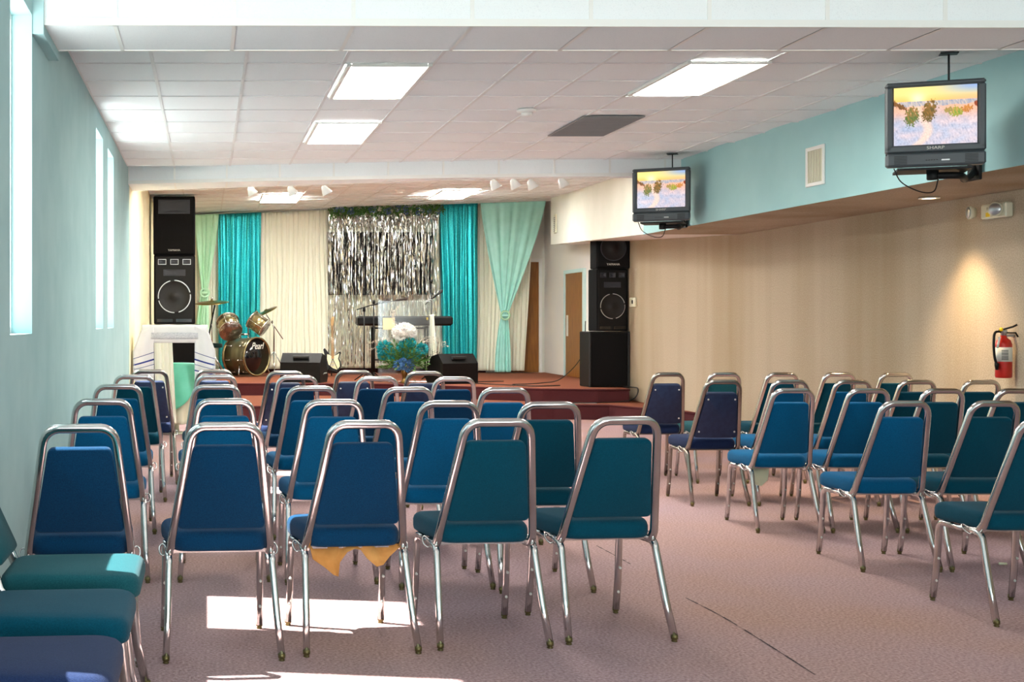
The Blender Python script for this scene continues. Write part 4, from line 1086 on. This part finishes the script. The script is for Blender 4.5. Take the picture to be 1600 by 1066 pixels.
for _ in range(260):
    d = Vector((rnd.uniform(-1, 1), rnd.uniform(-.5, .3), rnd.uniform(-.15, .9))).normalized(); l_ = rnd.uniform(.15, .40)
    mt.tube([c0, c0+d*l_*Vector((1, 1, 1)).length/1.73], .002, 3)
    for q in range(3): leaf(mt, c0+d*l_*(.55+.2*q), d+Vector((rnd.uniform(-.8, .8), rnd.uniform(-.8, .8), rnd.uniform(-.5, .8))), .07, .025, 0, rnd)
mt.build('foliage', M_leaf, fl)
mt = MB()
for ex, ey in ((700, 566), (690, 575), (695, 555)):
    pth = bez([c0, fp((636+ex)/2, (560+ey)/2-10), fp(ex, ey)], 8); mt.tube(pth, .002, 4)
    for q in pth[6:]:
        for s in (-1, 1): leaf(mt, q, (.3, -.2, s*.8), .035, .012, 0, rnd)
tag(mt.build('dark_fern', M_dleaf, fl), 'dark thin fern fronds')
mt = MB()
for mid, end in (((610, 530), (577, 538)), ((612, 540), (578, 548)), ((668, 528), (703, 536)), ((665, 535), (698, 542)), ((618, 500), (625, 478)), ((622, 510), (618, 486)), ((672, 532), (706, 541))):
    pth = bez([c0, fp(*mid), fp(*end)], 10); mt.tube(pth, .002, 4)
    for q in pth[8:]:
        for _ in range(5): leaf(mt, q, (rnd.uniform(-1, 1), rnd.uniform(-1, 1), rnd.uniform(-1, .4)), .035, .008, 0, rnd)
tag(mt.build('pampas_plume', M_fpink, fl), 'pale feathery plumes')

# ------------------------------------------------------------------ draped table at stage left
Yt = 14.8; tk = Yt/F
tx = (273-HX)*tk; ztb = ZC-(508-HY)*tk
tt = thing('high_table', 'tall narrow table under the white striped prayer cloth', 'table', (tx, Yt, 0))
MB().bbox((-.35, -.17, ztb-.035), (.35, .17, ztb-.006), .004).build('tabletop', M_wood, tt)
for sxx in (-1, 1):
    for sy in (-1, 1): MB().bbox((sxx*.33-.02, sy*.14-.02, 0), (sxx*.33+.02, sy*.14+.02, ztb-.035), .004).build('leg', M_ivory, tt)
pc = thing('prayer_cloth', 'white prayer cloth with blue stripes draped over the tall table', 'cloth', (tx, Yt, 0))
def topc(u, v): return ((u-.5)*.74, (v-.5)*.38, ztb+.002*math.sin(u*20))
MB().grid(topc, 20, 6).build('top_cloth', M_cloth, pc, solid=.004)
def frontc(u, v): return ((u-.5)*.74, -.19-.012*math.sin(v*3)-.006*math.sin(u*25)*v, ztb-.20*v)
f_ = MB().grid(frontc, 40, 6).build('front_flap', M_cloth, pc, solid=.004)
MB().grid(lambda u, v: ((u-.5)*.72, -.207-.006*math.sin(u*25)*(.45+.4*v), ztb-.085-.075*v), 40, 3).build('embroidered_band', M_gstripe, f_, solid=.002)
def sidecloth(s):
    def pt(u, v):      # u across (rear 0 .. front 1), v down
        x = s*(.37+.005+(.09*u)*min(1, v*2.2+.15)+.02*math.sin(v*5+u*8)*v)
        y = .19-.42*u-.12*u*v+.025*math.sin(u*14)*v
        z = ztb-.62*v*(1-.10*(1-u))-.10*u*(1-v)
        return (x, y, z)
    o = MB().grid(pt, 30, 30).build('side_flap', M_cloth, pc, solid=.004)
    stp = MB()
    for v0, wv in ((.54, .012), (.64, .03), (.74, .010), (.84, .022)):
        for u0 in [0]:
            def st_(u, v, v0=v0, wv=wv): p = Vector(pt(u, v0+wv*v)); return (p.x+s*.004, p.y-.004, p.z)
            stp.grid(st_, 30, 1)
            def st2(u, v, v0=v0, wv=wv): p = Vector(pt(u, v0+wv*v)); return (p.x-s*.004, p.y-.004, p.z)
            stp.grid(st2, 30, 1)
    tag(stp.build('woven_stripe', M_stripe, o), 'dark blue stripes')
    # front return of the side flap, facing the audience
    w0 = .17
    def fr(u, v):
        x = s*(.37-.14*(1-u)*1.0)+s*(.09*u*min(1, v*2.2+.1)); p = pt(1, v)
        y = -.20-.03*u-.10*u*v+.02*math.sin(u*9)*v
        return (x, y, ztb-.63*v-.08*u*(1-v))
    o2 = MB().grid(fr, 14, 30).build('front_fold', M_cloth, pc, solid=.004)
    stp = MB()
    for v0, wv in ((.54, .012), (.66, .03), (.76, .010), (.86, .022)):
        def st_(u, v, v0=v0, wv=wv): p = Vector(fr(u, v0+wv*v-.06*(1-u))); return (p.x, p.y-.005, p.z)
        stp.grid(st_, 14, 1)
    tag(stp.build('woven_stripe', M_stripe, o2), 'dark blue stripes')
sidecloth(-1); sidecloth(1)
# inner round pedestal table with cream and mint cloths
ct = thing('small_round_table', 'low round table under cream and mint cloths, inside the tall table', 'table', (tx+.02, Yt+.14, 0))
MB().lathe([(0, .77), (.155, .77), (.155, .79), (0, .79)], 24).build('tabletop', M_wood, ct)
MB().lathe([(.03, .02), (.03, .77)], 10).lathe([(0, 0), (.12, 0), (.12, .02), (0, .02)], 20).build('pedestal', M_ivory, ct)
def skirt(r0, r1, z0, z1, nf, amp, pointy=0):
    rings = []
    for k in range(16):
        v = k/15; ring = []
        for j in range(96):
            a = 2*PI*j/96; r = r0+(r1-r0)*v**.8+amp*v*math.sin(nf*a+1); z = z0+(z1-z0)*v
            if pointy: z = z0+(z1-z0)*v*(.62+.38*abs(math.cos(2*a+.5))**.7)
            ring.append((r*math.cos(a), r*math.sin(a)*.8, z))
        rings.append(ring)
    mb = MB().loft(rings[::-1], caps=False)
    mb.add([(0, 0, z0)]+rings[0], [(0, j+1, (j+1) % 96+1) for j in range(96)], 0, True)
    return mb
o = skirt(.17, .22, .80, .12, 9, .025).build('cream_tablecloth', M_creamcl, loc=(tx+.02, Yt+.14, 0), solid=.003); tag(o, 'cream cloth reaching the floor under the tall striped table', 'tablecloth')
o = skirt(.20, .31, .815, .28, 5, .035, 1).build('mint_tablecloth', M_mintcl, loc=(tx+.02, Yt+.14, 0), solid=.003); tag(o, 'shiny mint cloth with pointed hem over the cream cloth', 'tablecloth')
o = curtain('white_runner', lambda v: -.10+.02*v, lambda v: .10+.05*v, lambda u: 1.16, lambda u: .14, 0, .012, 3, M_wcloth, 'long white runner hanging down the middle of the tall table', 31, cat='cloth')
o.location = (tx-.13, Yt-.178, 0)

# ------------------------------------------------------------------ cables, seams, scraps
def cable(pts, r, label, name='floor_cable'): return tag(MB().tube(bez(pts, 8), r, 6).build(name, M_cable), label, 'cable')
cable([(5.6, 18.5, S+.02), (5.84, 17.9, S+.01), (5.82, 17.45, S+.0), (5.7, 17.38, .24), (5.2, 17.3, .21), (4.7, 17.25, .21), (4.3, 17.35, .212)], .008, 'black cable from the right subwoofer trailing over the lower step')
cable([(5.0, 18.3, S+.01), (4.6, 18.15, S+.01), (4.1, 18.7, S+.01), (3.9, 19.3, S+.01), (4.5, 19.6, S+.01)], .008, 'black cable lying across the stage left of the right speakers')
cable([(5.86, 20.0, 1.3), (5.7, 19.6, .8), (5.3, 19.3, .45), (4.9, 19.0, S+.01), (4.4, 18.6, S+.01)], .007, 'black cable hanging from the door side down to the stage')
tag(MB().box((4.55, 17.22, .201), (5.2, 17.30, .206)).build('cable_tape', M_silver), 'silver tape strip on the lower step by the right subwoofer', 'tape')
def seam(pts):
    mb = MB()
    P_ = bez(pts, 6)
    for i in range(len(P_)-1):
        if i % 9 == 8: continue
        a, b = P_[i], P_[i+1]; d = (b-a).normalized(); n = Vector((-d.y, d.x, 0))*(.0035+.0015*math.sin(i*2.3))
        mb.add([a+n, a-n, b-n, b+n], [(0, 1, 2, 3)])
    return mb
G = lambda px, py: Vector(((px-HX)*(ZC*F/(py-HY))/F, ZC*F/(py-HY), .0015))
o = seam([G(1072, 935), G(1130, 965), G(1200, 1008), G(1290, 1066), G(1400, 1140)]).build('carpet_seam', M_line); tag(o, 'dark split carpet seam in the centre aisle', 'carpet seam')
o = seam([G(932, 853), G(960, 868), G(985, 882)]).build('carpet_seam', M_line); tag(o, 'short carpet seam beside the aisle chairs', 'carpet seam')
q = G(1567, 883); tag(MB().bbox((-.02, -.006, 0), (.02, .006, .012), .003).build('paper_scrap', M_paper, loc=(q.x, q.y, .001), rot=(0, 0, -.3)), 'small pale scrap on the carpet under the right chairs', 'scrap')
